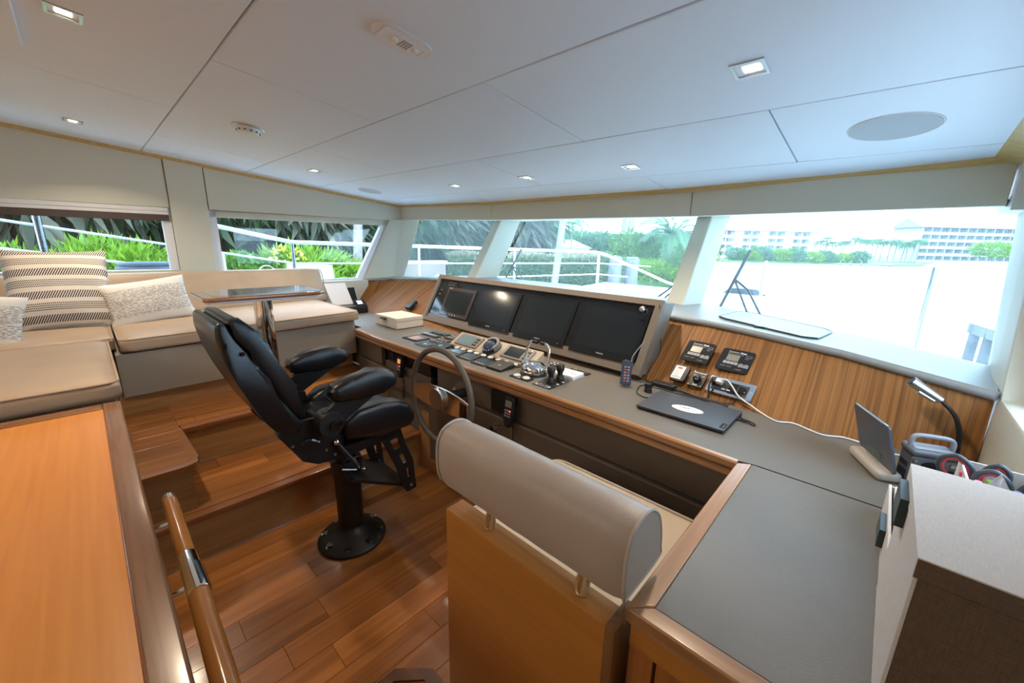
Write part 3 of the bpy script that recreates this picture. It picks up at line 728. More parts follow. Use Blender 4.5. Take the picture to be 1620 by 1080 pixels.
obj('collar', B().lathe([(.060, .392), (.073, .398), (.075, .455), (.070, .468), (.05, .47)], (-1.83, .754, 0), 36), 'black_metal', hc)
obj('inner_column', B().lathe([(.047, .46), (.047, .575)], (-1.83, .754, 0), 28), 'black_plastic', hc)
obj('clamp_lever', B().cyl((-1.755, .70, .452), (-1.745, .765, .428), .006, n=8).sphere((-1.742, .80, .418), .012), 'steel', hc)
obj('clamp_lever', B().cyl((-1.77, .72, .49), (-1.76, .80, .486), .004, n=8).sphere((-1.76, .715, .488), .011), 'black_plastic', hc)
obj('seat_pan', px([(.50, .615), (.565, .575), (.70, .560), (.97, .588), (.975, .622), (.70, .61), (.56, .64)], -2.04, -1.66, bev=.006), 'black_metal', hc)
obj('seat_pan_side', px([(.42, .76), (.455, .70), (.555, .585), (.67, .57), (.68, .70), (.66, .79), (.50, .80)], -1.668, -1.655, bev=.003), 'black_metal', hc)
obj('seat_pan_side', px([(.42, .76), (.455, .70), (.555, .585), (.67, .57), (.68, .70), (.66, .79), (.50, .80)], -2.035, -2.022, bev=.003), 'black_metal', hc)
seatp = [(.60, .665), (.62, .735), (.739, .750), (.852, .745), (.944, .74), (1.002, .715), (1.03, .675), (1.02, .64), (.98, .618), (.844, .625), (.64, .645)]
obj('seat_cushion', px(seatp, -2.005, -1.695, bev=.022, seg=4), 'black_leather', hc, smooth=70)
bols = [(.671, .75), (.739, .786), (.852, .790), (.944, .777), (1.002, .746), (1.036, .69), (1.031, .645), (.996, .622), (.844, .628), (.677, .655)]
for xa, xb in ((-1.715, -1.615), (-2.085, -1.985)):
    s_ = obj('seat_bolster', px(bols, xa, xb, bev=.026, seg=4), 'black_leather', hc, smooth=70)
    xx = xb-.012 if xa > -1.9 else xa+.012
    obj('seam', B().tube(smooth_path([(xx, .69, .752), (xx, .745, .785), (xx, .85, .789), (xx, .94, .775), (xx, .998, .745)], 4), .0022, 5), 'black_plastic', s_)
obj('seat_seam', B().tube([(-2.0, .885, .747), (-1.70, .885, .747)], .003, 5), 'black_plastic', hc)
obj('seat_seam', B().tube([(-2.0, .735, .752), (-1.70, .735, .752)], .003, 5), 'black_plastic', hc)
shell = [(.275, 1.238), (.270, 1.18), (.287, 1.094), (.316, 1.003), (.347, .923), (.385, .835), (.421, .775), (.50, .745), (.52, .79), (.47, .87), (.436, .925), (.405, 1.0), (.392, 1.060), (.345, 1.105), (.325, 1.165), (.305, 1.235)]
bs = obj('back_shell', px(shell, -2.05, -1.645, bev=.014, seg=3), 'black_leather', hc, smooth=50)
cush = [(.300, 1.240), (.337, 1.252), (.38, 1.218), (.408, 1.184), (.436, 1.140), (.461, 1.053), (.49, .948), (.545, .835), (.53, .79), (.50, .80), (.46, .88), (.42, .97), (.395, 1.05), (.350, 1.11), (.325, 1.17)]
bc = obj('back_cushion', px(cush, -2.035, -1.660, bev=.022, seg=4), 'black_leather', hc, smooth=70)
xx = -1.668
obj('seam', B().tube(smooth_path([(xx, .345, 1.248), (xx, .40, 1.188), (xx, .428, 1.14), (xx, .453, 1.053), (xx, .482, .948), (xx, .535, .84)], 4), .0022, 5), 'black_plastic', bc)
obj('belt_slot', B().box(-1.652, -1.642, .285, .30, 1.145, 1.165, bev=.002), 'black_gloss', bs)
obj('belt_slot', B().box(-1.652, -1.642, .335, .35, 1.11, 1.125, bev=.002), 'black_gloss', bs)
arm = [(.606, .913), (.622, .940), (.70, .963), (.796, .972), (.853, .970), (.900, .945), (.920, .914), (.913, .872), (.84, .862), (.734, .858), (.652, .856), (.620, .873)]
plate = [(.640, .862), (.583, .825), (.575, .775), (.61, .745), (.655, .755), (.769, .825), (.872, .872), (.80, .868)]
for xa, xb, pa, pb, dz in ((-1.650, -1.565, -1.628, -1.600, 0), (-2.145, -2.06, -2.10, -2.072, .008)):
    ar = obj('armrest', px([(y, z+dz) for y, z in arm], xa, xb, bev=.03, seg=4), 'black_leather', hc, smooth=70)
    obj('seam', B().tube(smooth_path([(xb-.016, .625, .93+dz), (xb-.016, .70, .957+dz), (xb-.016, .80, .966+dz), (xb-.016, .89, .948+dz)], 4), .0022, 5), 'black_plastic', ar)
    obj('arm_bracket', px([(y, z+dz) for y, z in plate], pa, pb, bev=.006), 'black_metal', hc)
for s_, xa, xb in ((1, -1.66, -1.585), (-1, -2.03, -2.115)):
    pv = obj('arm_pivot', B().cyl((xa, .609, .776), (xb, .609, .776), .052, n=32), 'black_plastic', hc)
    obj('pivot_knob', B().cyl((xb, .616, .768), (xb+.014*s_, .616, .768), .021, n=20).cyl((xb, .647, .772), (xb+.018*s_, .647, .772), .010, n=14), 'black_gloss', pv)
lv = obj('recline_lever', B().cyl((-1.64, .640, .662), (-1.60, .71, .535), .0095, n=12), 'black_plastic', hc)
obj('lever_end', B().sphere((-1.64, .640, .662), .014), 'chrome', lv)
obj('lever_end', B().cyl((-1.605, .70, .575), (-1.60, .716, .521), .004, n=8), 'chrome', lv)
obj('tilt_lever', B().tube(smooth_path([(-1.65, .50, .70), (-1.635, .53, .715), (-1.63, .565, .695)], 5), .009, 8), 'black_gloss', hc)
for y_, z_ in ((.47, .70), (.60, .635), (.635, .60)): obj('pan_screw', B().cyl((-1.656, y_, z_), (-1.650, y_, z_), .006, n=10), 'screw_steel', hc)
# footrest: two pierced side plates and a tread
fp = [(.853, .601), (.97, .604), (.994, .513), (1.033, .413), (1.046, .24), (.99, .236), (.968, .277), (.932, .412), (.89, .52)]
cuts = [[(.908, .563), (.949, .57), (.965, .505), (.927, .502)], [(.953, .464), (.977, .473), (.996, .414), (.974, .408)], [(.989, .374), (1.007, .376), (1.009, .326), (.997, .322)]]
ft = obj('footrest_tread', px([(.70, .42), (.72, .43), (1.03, .262), (1.02, .246)], -2.0, -1.67, bev=.003), 'black_metal', hc)
def pierced(xa, xb):
    """plate with three windows: filled outline with holes"""
    b = B(); es = []
    for lp in [fp]+cuts:
        vs = [b.bm.verts.new((xa, y, z)) for y, z in lp]; es += [b.bm.edges.new((vs[i], vs[(i+1) % len(vs)])) for i in range(len(vs))]
    g = bmesh.ops.triangle_fill(b.bm, use_beauty=True, use_dissolve=False, edges=es)
    fs = [x for x in g['geom'] if isinstance(x, bmesh.types.BMFace)]
    e = bmesh.ops.extrude_face_region(b.bm, geom=fs)
    bmesh.ops.translate(b.bm, vec=(xb-xa, 0, 0), verts=[x for x in e['geom'] if isinstance(x, bmesh.types.BMVert)])
    return b
for xa, xb in ((-1.672, -1.660), (-2.012, -2.0)):
    fs_ = obj('footrest_side', pierced(xa, xb), 'black_metal', hc, smooth=20)
    obj('bolt', B().cyl((xb, 1.014, .27), (xb+.005, 1.014, .27), .008, n=12), 'screw_steel', fs_)
# ---- companion bench: panel, post, seat, raised backrest
bp = thing('companion_bench', (-.55, .64, 0), 'cream leather bench with a raised bolster back on a pale wooden end panel, centre front', 'bench')
bb = bp
obj('panel', B().box(-.812, -.292, .606, .668, .0, .780, bev=.0025), 'light_wood', bp)
obj('end_post', B().box(-.2915, -.268, .602, .690, .0, .786, bev=.002), 'post_wood', bp)
prof = [(.602, .862), (.594, .90), (.592, .95), (.598, .992), (.618, 1.020), (.66, 1.032), (.70, 1.020), (.735, .987), (.755, .94), (.762, .90), (.757, .866)]
def bolster():
    b = B(); n = 26; K = 20; rings = []
    pts = smooth_path([(0, y, z) for y, z in prof]+[(0, prof[0][0], prof[0][1])], 4)
    cy_, cz_ = .672, .945
    for i in range(n+1):
        t = i/n; x = -.835+t*.578; e = min(t, 1-t)*n
        s = 1-.075*max(0, 1-e/2.2)**2
        r_ = []
        for p in pts[:-1]:
            w = .0035*mnoise.noise(V((x*14, p.y*18, p.z*18)))+.0025*mnoise.noise(V((x*40, p.y*30, p.z*30)))*max(0, 1-e/7)
            y, z = cy_+(p.y-cy_)*(s+w*4), cz_+(p.z-cz_)*(s+w*4)
            r_.append(b.bm.verts.new((x, y, z)))
        rings.append(r_)
    m_ = len(rings[0])
    for a, c in zip(rings, rings[1:]):
        for k in range(m_): b.bm.faces.new((a[k], a[(k+1) % m_], c[(k+1) % m_], c[k]))
    b.bm.faces.new(rings[0][::-1]); b.bm.faces.new(rings[-1])
    return b
bo = obj('bolster', bolster(), 'cream_leather', bb, smooth=55)
for x in (-.833, -.259):
    cy_, cz_ = .672, .945
    obj('piping', B().tube([(x, cy_+(p.y-cy_)*.955, cz_+(p.z-cz_)*.955) for p in smooth_path([(0, y, z) for y, z in prof]+[(0, prof[0][0], prof[0][1])], 4)[:-1]], .0042, 6, closed=True), 'piping_light', bo)
obj('zip_pull', B().box(-.262, -.258, .615, .621, .80, .845, bev=.001), 'steel', bo)
for x in (-.665, -.372): obj('post', B().cyl((x, .641, .780), (x, .668, .90), .0165, n=24), 'chrome', bb)
c_ = obj('seat_cushion', B().rbox(-.92, -.245, .70, 1.285, .50, .632, .035, n=14, puff=.006, wr=.002, seed=4), 'seat_leather', bp, smooth=80)
obj('piping', B().tube([tuple(p) for p in rrect(-.915, -.25, .705, 1.28, .05, .624)], .005, 6, closed=True), 'piping_light', c_)
obj('seat_box', B().box(-.84, -.245, .67, 1.24, .0, .50, bev=.004), 'light_wood', bp)
# ---- near cabinet and its handrail
cb = thing('stair_cabinet', (-1.3, -.4, 0), 'glossy cabinet top with amber veneer inlay and dark wooden border, lower left', 'cabinet')
obj('body', B().box(-2.12, -.30, -1.2, .004, .0, .862), 'light_wood', cb)
obj('border', B().box(-2.145, -.28, -.036, .016, .862, .8865, bev=.006, seg=3), 'cab_trim', cb)
obj('border', B().box(-2.145, -2.082, -1.2, -.036, .862, .8865, bev=.006, seg=3), 'cab_trim_y', cb)
obj('inlay', B().box(-2.082, -.28, -1.2, -.036, .862, .8815), 'insert_wood', cb)
hr = thing('stair_handrail', (-1.1, .067, .72), 'round varnished wooden handrail with chrome joint and end cap beside the cabinet', 'handrail')
obj('rail_bar', B().cyl((-1.502, .0685, .722), (-1.19, .0655, .722), .0185, n=28), 'rail_wood', hr)
obj('rail_bar', B().cyl((-1.03, .064, .720), (-.45, .052, .712), .0215, n=28), 'rail_wood', hr)
obj('joint_sleeve', B().lathe([(.0192, 0), (.0215, .004), (.0215, .055), (.0235, .062), (.0235, .158), (.022, .162)], m=frame((-1.192, .0655, .722), (0, 1, 0), (0, 0, 1)), n=28), 'chrome', hr)
obj('end_cap', B().cyl((-1.502, .0685, .722), (-1.535, .0688, .722), .0188, .0165, n=28), 'chrome', hr)
for x in (-1.39, -1.08): obj('standoff', B().cyl((x, .004, .712), (x, .055, .716), .0065, n=14), 'chrome', hr)
# ================================================================= HELM CONSOLE
DZ = .83
cn = thing('helm_console', (-1.7, 1.7, 0), 'long helm console with taupe leather counter, wooden edge and brown leather front', 'console')
EDGE = [(-3.10, 1.425), (-2.6, 1.408), (-2.08, 1.402), (-1.4, 1.412), (-.76, 1.408), (-.262, 1.392)]
BK = [(x, y-.004) for x, y, z in BASE]
ctop = [(-4.17, 1.505), (-3.12, 1.505), (-3.10, 1.44)]+[(x, y+.020) for x, y in EDGE[1:-1]]+[(-.262, 1.412), (-.21, 1.422), (.318, 1.422)]+BK[::-1]
b_ = B(); b_.prism([(x, y, .80) for x, y in ctop], (0, 0, .03)); bmesh.ops.triangulate(b_.bm, faces=[f for f in b_.bm.faces if len(f.verts) > 4])
obj('counter_top', b_, 'counter_leather', cn, smooth=False)
def edge_strip(off, w, z0, z1, m, nm='edge_trim', bev=.007):
    b = B(); o_ = smooth_path([(x, y+off, 0) for x, y in EDGE], 6); lo = [[(p.x, p.y, z0), (p.x, p.y, z1), (p.x, p.y+w, z1), (p.x, p.y+w, z0)] for p in o_]
    c = .006; rings = []
    for p in o_: rings.append([b.bm.verts.new(q) for q in ((p.x, p.y+c, z0), (p.x, p.y, z0+c), (p.x, p.y, z1-c), (p.x, p.y+c, z1), (p.x, p.y+w, z1), (p.x, p.y+w, z0))])
    for a, d in zip(rings, rings[1:]):
        for k in range(6): b.bm.faces.new((a[k], a[(k+1) % 6], d[(k+1) % 6], d[k]))
    b.bm.faces.new(rings[0]); b.bm.faces.new(rings[-1][::-1])
    return obj(nm, b, m, cn)
edge_strip(0, .024, .800, .8315, 'desk_trim')
edge_strip(.012, .05, .762, .792, 'desk_trim')
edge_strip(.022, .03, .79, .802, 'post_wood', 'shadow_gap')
def face_panel(nm, off, z0, z1, m, x0=-3.10, x1=-.262, th=.03, bev=.006):
    b = B(); pts = [p for p in smooth_path([(x, y+off, 0) for x, y in EDGE], 8) if x0 <= p.x <= x1]; rings = []
    for p in pts: rings.append([b.bm.verts.new(q) for q in ((p.x, p.y+bev, z0), (p.x, p.y, z0+bev), (p.x, p.y, z1-bev), (p.x, p.y+bev, z1), (p.x, p.y+th, z1), (p.x, p.y+th, z0))])
    for a, d in zip(rings, rings[1:]):
        for k in range(6): b.bm.faces.new((a[k], a[(k+1) % 6], d[(k+1) % 6], d[k]))
    b.bm.faces.new(rings[0]); b.bm.faces.new(rings[-1][::-1])
    return obj(nm, b, m, cn)
# upper band is interrupted by the radio niche
face_panel('front_panel', .048, .60, .768, 'console_leather', -3.10, -2.70)
face_panel('front_panel', .048, .60, .768, 'console_leather', -2.07, -.25)
face_panel('front_panel', .048, .60, .655, 'console_leather', -2.71, -2.06)
face_panel('front_panel', .048, .755, .768, 'console_leather', -2.71, -2.06)
obj('niche', B().box(-2.70, -2.07, 1.50, 1.60, .65, .76), 'black_plastic', cn)
face_panel('lower_panel', .026, .03, .598, 'console_leather', -2.10, -.25)
face_panel('lower_panel', .026, .489, .598, 'console_leather', -3.10, -2.10)
obj('skirt', B().hull8([(-2.19, 1.420, .0), (-.25, 1.405, .0), (-.25, 1.46, .0), (-2.19, 1.46, .0)], [(-2.19, 1.420, .085), (-.25, 1.405, .085), (-.25, 1.46, .085), (-2.19, 1.46, .085)], bev=.003), 'step_riser', cn)
obj('corner_stile', B().box(-2.186, -2.07, 1.418, 1.46, .085, .40, bev=.003), 'step_riser', cn)
obj('body', B().hull8([(-3.10, 1.50, .49), (-2.2, 1.47, .0), (-.25, 1.46, .0), (-.25, 1.80, .0), (-3.1, 1.80, .49)], [(-3.10, 1.60, .80), (-2.2, 1.60, .80), (-.25, 1.60, .80), (-.25, 1.80, .80), (-3.1, 1.80, .80)]), 'console_leather', cn)
obj('end_panel', B().box(-4.22, -3.09, 1.502, 1.53, .489, .80), 'console_leather', cn)
ign = obj('starter_switch', B().cyl((-1.795, 1.455, .655), (-1.80, 1.425, .657), .020, n=18), 'chrome', cn)
obj('switch_lever', B().cyl((-1.80, 1.43, .656), (-1.765, 1.412, .636), .008, n=12), 'chrome', ign)
lk = obj('lock', B().cyl((-1.42, 1.436, .565), (-1.42, 1.424, .565), .013, n=16), 'chrome', cn)
# ---- desk wing beside the bench
dk = thing('chart_desk', (.03, 1.0, 0), 'low desk wing with grey leather top and mitred wooden border, right of the bench', 'desk')
obj('desk_top', B().box(-.222, .318, .668, 1.418, .800, .8295, bev=.003), 'counter_leather', dk)
obj('border', B().prism([(-.264, .627, .797), (-.222, .668, .797), (-.222, 1.418, .797), (-.262, 1.392, .797)], (0, 0, .0345), bev=.005, seg=3), 'desk_trim_y', dk)
obj('border', B().prism([(-.264, .627, .797), (.318, .627, .797), (.318, .668, .797), (-.222, .668, .797)], (0, 0, .0345), bev=.005, seg=3), 'desk_trim', dk)
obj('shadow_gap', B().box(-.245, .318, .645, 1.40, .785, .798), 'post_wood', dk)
obj('top_rail', B().box(-.255, .318, .640, .665, .735, .786, bev=.003), 'light_wood', dk)
obj('stile', B().box(-.255, -.205, .645, .67, .0, .735, bev=.002), 'door_wood', dk)
obj('cabinet_door', B().box(-.20, .06, .648, .67, .05, .73, bev=.004), 'door_wood', dk)
obj('cabinet_door', B().box(.065, .318, .648, .67, .05, .73, bev=.004), 'door_wood', dk)
obj('body', B().box(-.235, .318, .67, 1.40, .0, .786), 'post_wood', dk)
# ---- steering wheel
sw = thing('steering_wheel', (-1.71, 1.25, .69), 'leather rimmed steering wheel with mirrored metal crossbar in front of the console', 'wheel')
tl = frame((-1.71, 1.25, .688), (1, 0, 0), (0, .05, 1))
obj('rim', B().tube([tl @ V((.268*math.cos(2*PI*k/64), .268*math.sin(2*PI*k/64), 0)) for k in range(64)], .0170, 12, closed=True), 'wheel_leather', sw)
cbp = []
for k in range(13):
    x = -.256+.512*k/12; cbp.append((x, .055-.03*(x/.256)**2+.0, -.004))
for k in range(13):
    x = .256-.512*k/12; cbp.append((x, -.075+.02*(x/.256)**2, -.004))
obj('crossbar', B().prism(cbp, (0, 0, .012), bev=.003, m=tl), 'mirror_panel', sw)
obj('hub', B().cyl((0, -.01, .006), (0, -.01, .030), .062, .058, n=40, m=tl), 'steel', sw)
obj('hub_ring', B().tube([tl @ V((.062*math.cos(2*PI*k/40), -.01+.062*math.sin(2*PI*k/40), .012)) for k in range(40)], .004, 8, closed=True), 'chrome', sw)
obj('thumb_slot', B().prism([(.185, -.062, .006), (.236, -.058, .006), (.236, .018, .006), (.185, .024, .006)], (0, 0, .006), bev=.002, m=tl), 'black_gloss', sw)
obj('shaft', B().cyl((-1.71, 1.255, .68), (-1.71, 1.44, .665), .028, n=24), 'black_plastic', sw)
# ---- radio sets and handsets on the console front
def handset(par, x, y, ztop, w, h, disp):
    """VHF fist handset facing aft, lower end slimmer"""
    m = frame((x, y, ztop), (1, -.02, 0), (0, .12, 1))
    o = obj('handset', B().prism([(-w/2, -.012, 0), (-w*.38, 0, 0), (w*.38, 0, 0), (w/2, -.012, 0), (w/2, -h*.55, 0), (w*.33, -h*.72, 0), (w*.26, -h, 0), (-w*.26, -h, 0), (-w*.33, -h*.72, 0), (-w/2, -h*.55, 0)], (0, 0, .035), bev=.006, m=m), 'black_plastic', par)
    obj('display', B().box(-w*.33, w*.33, -h*.33, -h*.12, .0345, .036, m=m), disp, o)
    for r in range(3):
        for c in range(3):
            red = (r == 0 and c == 2)
            obj('key', B().box(-w*.33+c*w*.23, -w*.33+c*w*.23+w*.17, -h*(.42+.09*r)-.008, -h*(.42+.09*r), .035, .0375, bev=.001, m=m), 'led_red' if red else 'print_grey', o)
    return o
def coil(par, pts, r, R_, turns, m='black_plastic'):
    b = B(); p = smooth_path(pts, 10); b.tube(p, r, 6); return obj('cord', b, m, par)
v1 = thing('vhf_radio', (-2.4, 1.44, .65), 'marine radio in the console niche with black handset, left of the wheel', 'radio')
obj('radio_body', B().box(-2.66, -2.44, 1.47, 1.56, .665, .75, bev=.008), 'dark_grey', v1)
obj('dial', B().cyl((-2.58, 1.472, .71), (-2.58, 1.462, .71), .022, n=20), 'black_plastic', v1)
obj('speaker_face', B().box(-2.28, -2.08, 1.452, 1.50, .655, .765, bev=.006), 'black_plastic', v1)
h_ = handset(v1, -2.385, 1.442, .745, .058, .15, 'lcd_orange')
hp = [(-2.378, 1.43, .60), (-2.372, 1.425, .55)]+[(-2.372+.012*math.sin(k*1.9)-.0006*k, 1.425+.010*math.cos(k*1.9), .54-.0042*k) for k in range(26)]
obj('coiled_cord', B().tube(smooth_path(hp, 3), .003, 6), 'black_plastic', v1)
v2 = thing('vhf_radio', (-1.38, 1.44, .62), 'marine radio handset beside a square black speaker, right of the wheel on the console front', 'radio')
obj('speaker_face', B().box(-1.495, -1.36, 1.438, 1.46, .622, .742, bev=.004), 'black_plastic', v2)
handset(v2, -1.318, 1.436, .752, .066, .165, 'lcd_grey')
obj('cord', B().tube(smooth_path([(-1.305, 1.42, .592), (-1.30, 1.415, .55), (-1.298, 1.412, .48), (-1.295, 1.412, .40)], 5), .0035, 6), 'black_plastic', v2)
ks = thing('key_bunch', (-1.42, 1.42, .55), 'small key with black fobs hanging in the console lock', 'key')
obj('key', B().box(-1.423, -1.417, 1.395, 1.424, .557, .573, bev=.001), 'steel', ks)
obj('key_ring', B().tube([(-1.42+.0*k, 1.40+.010*math.cos(2*PI*k/16), .555+.010*math.sin(2*PI*k/16)) for k in range(16)], .0012, 5, closed=True), 'steel', ks)
obj('fob', B().box(-1.455, -1.435, 1.392, 1.402, .505, .55, bev=.003), 'black_plastic', ks)
obj('fob', B().box(-1.418, -1.400, 1.390, 1.398, .50, .54, bev=.003), 'black_plastic', ks)
# ---- monitor pod
pd = thing('monitor_pod', (-1.93, 2.1, .862), 'leather framed pod holding a row of four dark screens behind the wheel', 'console')
PBL, PBR, PTL, PTR = V((-2.99, 2.006, .862)), V((-.87, 1.921, .862)), V((-2.99, 2.25, 1.24)), V((-.87, 2.09, 1.242))
pf = frame(PBL, PBR-PBL, (PTL+PTR-PBL-PBR))
W_ = 2.1217
def ring(o_, i_, z0, z1, b):
    for k in range(4):
        a, c, d, e = o_[k], o_[(k+1) % 4], i_[(k+1) % 4], i_[k]
        b.prism([(a[0], a[1], z0), (c[0], c[1], z0), (d[0], d[1], z0), (e[0], e[1], z0)], (0, 0, z1-z0), m=pf)
    return b
obj('frame', ring([(0, 0), (W_, 0), (W_, .436), (0, .436)], [(.042, .036), (W_-.042, .036), (W_-.042, .400), (.042, .400)], -.03, .004, B()), 'pod_leather', pd, smooth=False)
obj('body', B().hull8([tuple(PBL+V((0, .012, .003))), tuple(PBR+V((0, .012, .003))), (-.87, 2.09, .835), (-2.99, 2.16, .835)], [tuple(pf @ V((0, .434, -.03))), tuple(pf @ V((W_, .434, -.03))), (-.87, 2.29, 1.215), (-2.99, 2.40, 1.22)]), 'pod_leather', pd)
obj('plinth', B().hull8([(-2.90, 2.05, .83), (-.95, 1.97, .83), (-.95, 2.06, .83), (-2.90, 2.14, .83)], [(-2.90, 2.05, .868), (-.95, 1.97, .868), (-.95, 2.06, .868), (-2.90, 2.14, .868)]), 'black_plastic', pd)
obj('panel_face', B().box(.040, W_-.040, .034, .402, -.040, -.012, m=pf), 'panel_glass', pd)
def monitor(x0, x1, y0, y1, label, bez='black_gloss', scr='screen_off', b=.022, lo=.045, mark='FURUNO', mx=None, big=True):
    o = pf @ V(((x0+x1)/2, y0, -.012))
    t = thing('monitor', o, label, 'screen', 'screens of the helm pod')
    if 'group' in t: del t['group']
    fr_ = obj('bezel', B().box(x0, x1, y0, y1, -.0115, -.003, bev=.002, m=pf), bez, t)
    obj('screen', B().box(x0+b, x1-b, y0+lo, y1-b, -.004, -.0022, m=pf), scr, t)
    cx_ = (x0+x1)/2 if mx is None else mx
    if big:
        text('lettering', mark, .0115, pf, 'print_white', t, cx_, y0+.018, -.0022, align='CENTER')
        obj('power_lamp', B().cyl((x1-.045, y0+.020, -.003), (x1-.045, y0+.020, -.0015), .0035, n=10, m=pf), 'print_grey', t)
    return t
m1 = monitor(.205, .585, .080, .336, 'smallest screen at the left end of the pod, brown bezel with three buttons', 'screen_brown', 'screen_off', .03, .03, big=False)
for k in range(3): obj('button', B().cyl((.36+.035*k, .094, -.003), (.36+.035*k, .094, -.0015), .006, n=12, m=pf), 'print_grey', m1)
text('lettering', 'FURUNO', .013, pf, 'print_white', m1, .212, .320, -.0022)
monitor(.632, 1.085, .050, .360, 'second dark screen of the pod from the left, blank with small maker name')
monitor(1.135, 1.578, .048, .366, 'third dark screen of the pod from the left, warm lamp mirrored in it')
monitor(1.625, 2.066, .048, .368, 'dark screen at the right end of the pod, beside the teak fascia')
text('lettering', 'FURUNO NAVNET', .014, pf, 'print_grey', pd, .165, .372, -.0118)
text('lettering', 'MULTI FUNCTION', .012, pf, 'print_grey', pd, .165, .352, -.0118)
text('lettering', 'SAMSUNG', .012, pf, 'print_grey', pd, .83, .038, -.0118)
for k in range(2): obj('toggle', B().cyl((.105, .30-.04*k, -.012), (.105, .30-.04*k, -.004), .006, n=10, m=pf), 'steel', pd)
ms = thing('microphone', pf @ V((2.02, .365, 0)), 'small chrome ball microphone clipped to the upper right corner of the screen pod', 'microphone')
obj('ball', B().sphere(pf @ V((2.02, .365, .012)), .019), 'steel', ms)
obj('clip', B().box(2.022, 2.040, .31, .35, -.002, .010, bev=.002, m=pf), 'black_plastic', ms)
obj('arm', B().cyl(pf @ V((2.025, .355, .008)), pf @ V((2.03, .33, .006)), .004, n=8), 'black_plastic', ms)
# ---- instruments set into the counter
def plate_at(name, x0, x1, y0, y1, label, cat, th=.006, m='black_plastic', bev=.002, group=None):
    t = thing(name, ((x0+x1)/2, (y0+y1)/2, DZ), label, cat, group)
    obj('plate', B().box(x0, x1, y0, y1, DZ, DZ+th, bev=bev), m, t); return t
fz = lambda z: frame((0, 0, z), (1, 0, 0), (0, 1, 0))
t = plate_at('display_unit', -2.565, -2.39, 1.543, 1.675, 'flat grey-framed display with pale pink screen at the left of the counter', 'display', m='dark_grey')
obj('screen', B().box(-2.535, -2.43, 1.562, 1.658, DZ+.006, DZ+.0075), 'lcd_pink', t)
for k in range(4): obj('key', B().box(-2.418, -2.402, 1.57+.024*k, 1.584+.024*k, DZ+.006, DZ+.008), 'print_grey', t)
for k, (y0, y1, w_) in enumerate(((1.713, 1.772, 'nearer'), (1.800, 1.868, 'farther'))):
    t = plate_at('switch_strip', -2.577, -2.385, y0, y1, f'{w_} of the two black strips with a row of silver rocker switches', 'switch')
    for q in range(6): obj('rocker', B().box(-2.562+.029*q, -2.543+.029*q, y0+.012, y1-.016, DZ+.006, DZ+.015, bev=.003), 'steel', t)
for k, (x0, x1, y0, y1, w_) in enumerate(((-2.345, -2.215, 1.625, 1.735, 'nearer'), (-2.352, -2.258, 1.765, 1.862, 'farther'))):
    t = plate_at('control_panel', x0, x1, y0, y1, f'{w_} small black panel with round grey symbols right of the rocker strips', 'panel')
    for i in range(3):
        for j in range(2):
            c_ = (x0+(x1-x0)*(.2+.3*i), y0+(y1-y0)*(.3+.4*j)); obj('button', B().cyl((*c_, DZ+.006), (*c_, DZ+.010), .011, n=16), 'print_grey', t)
t = plate_at('touch_pad', -2.345, -2.22, 1.507, 1.603, 'slate coloured pad with a white symbol left of the wheel', 'panel', m='slate_blue')
obj('symbol', B().cyl((-2.285, 1.555, DZ+.006), (-2.285, 1.555, DZ+.0075), .013, n=16), 'print_cyan', t)
obj('symbol', B().box(-2.30, -2.262, 1.549, 1.557, DZ+.006, DZ+.0078), 'print_white', t)
def wedge(x0, x1, y0, y1, h, label, deco):
    t = thing('instrument_cover', ((x0+x1)/2, (y0+y1)/2, DZ), label, 'cover')
    b = B().hull8([(x0, y0, DZ), (x1, y0, DZ), (x1, y1, DZ), (x0, y1, DZ)], [(x0+.004, y0+.004, DZ+h*.45), (x1-.004, y0+.004, DZ+h*.45), (x1-.006, y1-.006, DZ+h), (x0+.006, y1-.006, DZ+h)], bev=.004)
    o = obj('lid', b, 'black_plastic', t)
    mm = frame((x0+.004, y0+.004, DZ+h*.45), (1, 0, 0), (0, y1-y0, h*.55)); w = x1-x0
    if deco == 'bar':
        for k in range(3): obj('mark', B().box(w*(.2+.2*k), w*(.34+.2*k), .012, .019, .0003, .001, m=mm), 'print_grey', t)
        obj('screen', B().box(w*.10, w*.84, .034, (y1-y0)*.84, .0003, .0015, m=mm), 'screen_off', t)
    elif deco == 'tri': obj('symbol', B().prism([(w*.38, .055, .0003), (w*.58, .055, .0003), (w*.48, .038, .0003)], (0, 0, .001), m=mm), 'print_grey', t)
    else: obj('symbol', B().cyl((w*.45, .05, .0003), (w*.45, .05, .0015), .016, n=20, m=mm), 'print_cyan', t)
    return t
wedge(-2.195, -2.08, 1.525, 1.652, .024, 'raised black lid with a pale blue disc just left of the wheel top', 'disc')
wedge(-2.02, -1.896, 1.512, 1.615, .018, 'leftmost of the three black sloped instruments in the row by the wheel', 'bar')
wedge(-1.886, -1.758, 1.508, 1.612, .018, 'middle one of the three black sloped instruments in the row by the wheel', 'bar')
wedge(-1.738, -1.618, 1.495, 1.598, .018, 'rightmost of the three black sloped instruments in the row by the wheel', 'bar')
wedge(-1.602, -1.477, 1.493, 1.618, .030, 'raised black lid with a small triangle at the right end of the instrument row', 'tri')
t = plate_at('button_bar', -2.075, -1.470, 1.626, 1.668, 'narrow black bar carrying nine round white push buttons', 'switch', m='black_gloss')
for k, x in enumerate((-2.045, -1.984, -1.914, -1.849, -1.782, -1.719, -1.649, -1.586, -1.511)):
    p_ = obj('push_button', B().lathe([(.0185, 0), (.0185, .006), (.014, .009)], (x, 1.647, DZ+.005), 20), 'button_white', t)
    if k in (1, 6): obj('ring', B().tube(arc((x, 1.647, DZ+.0135), .0125, 0, 2*PI*.98, 20), .0015, 5), 'print_red', p_)
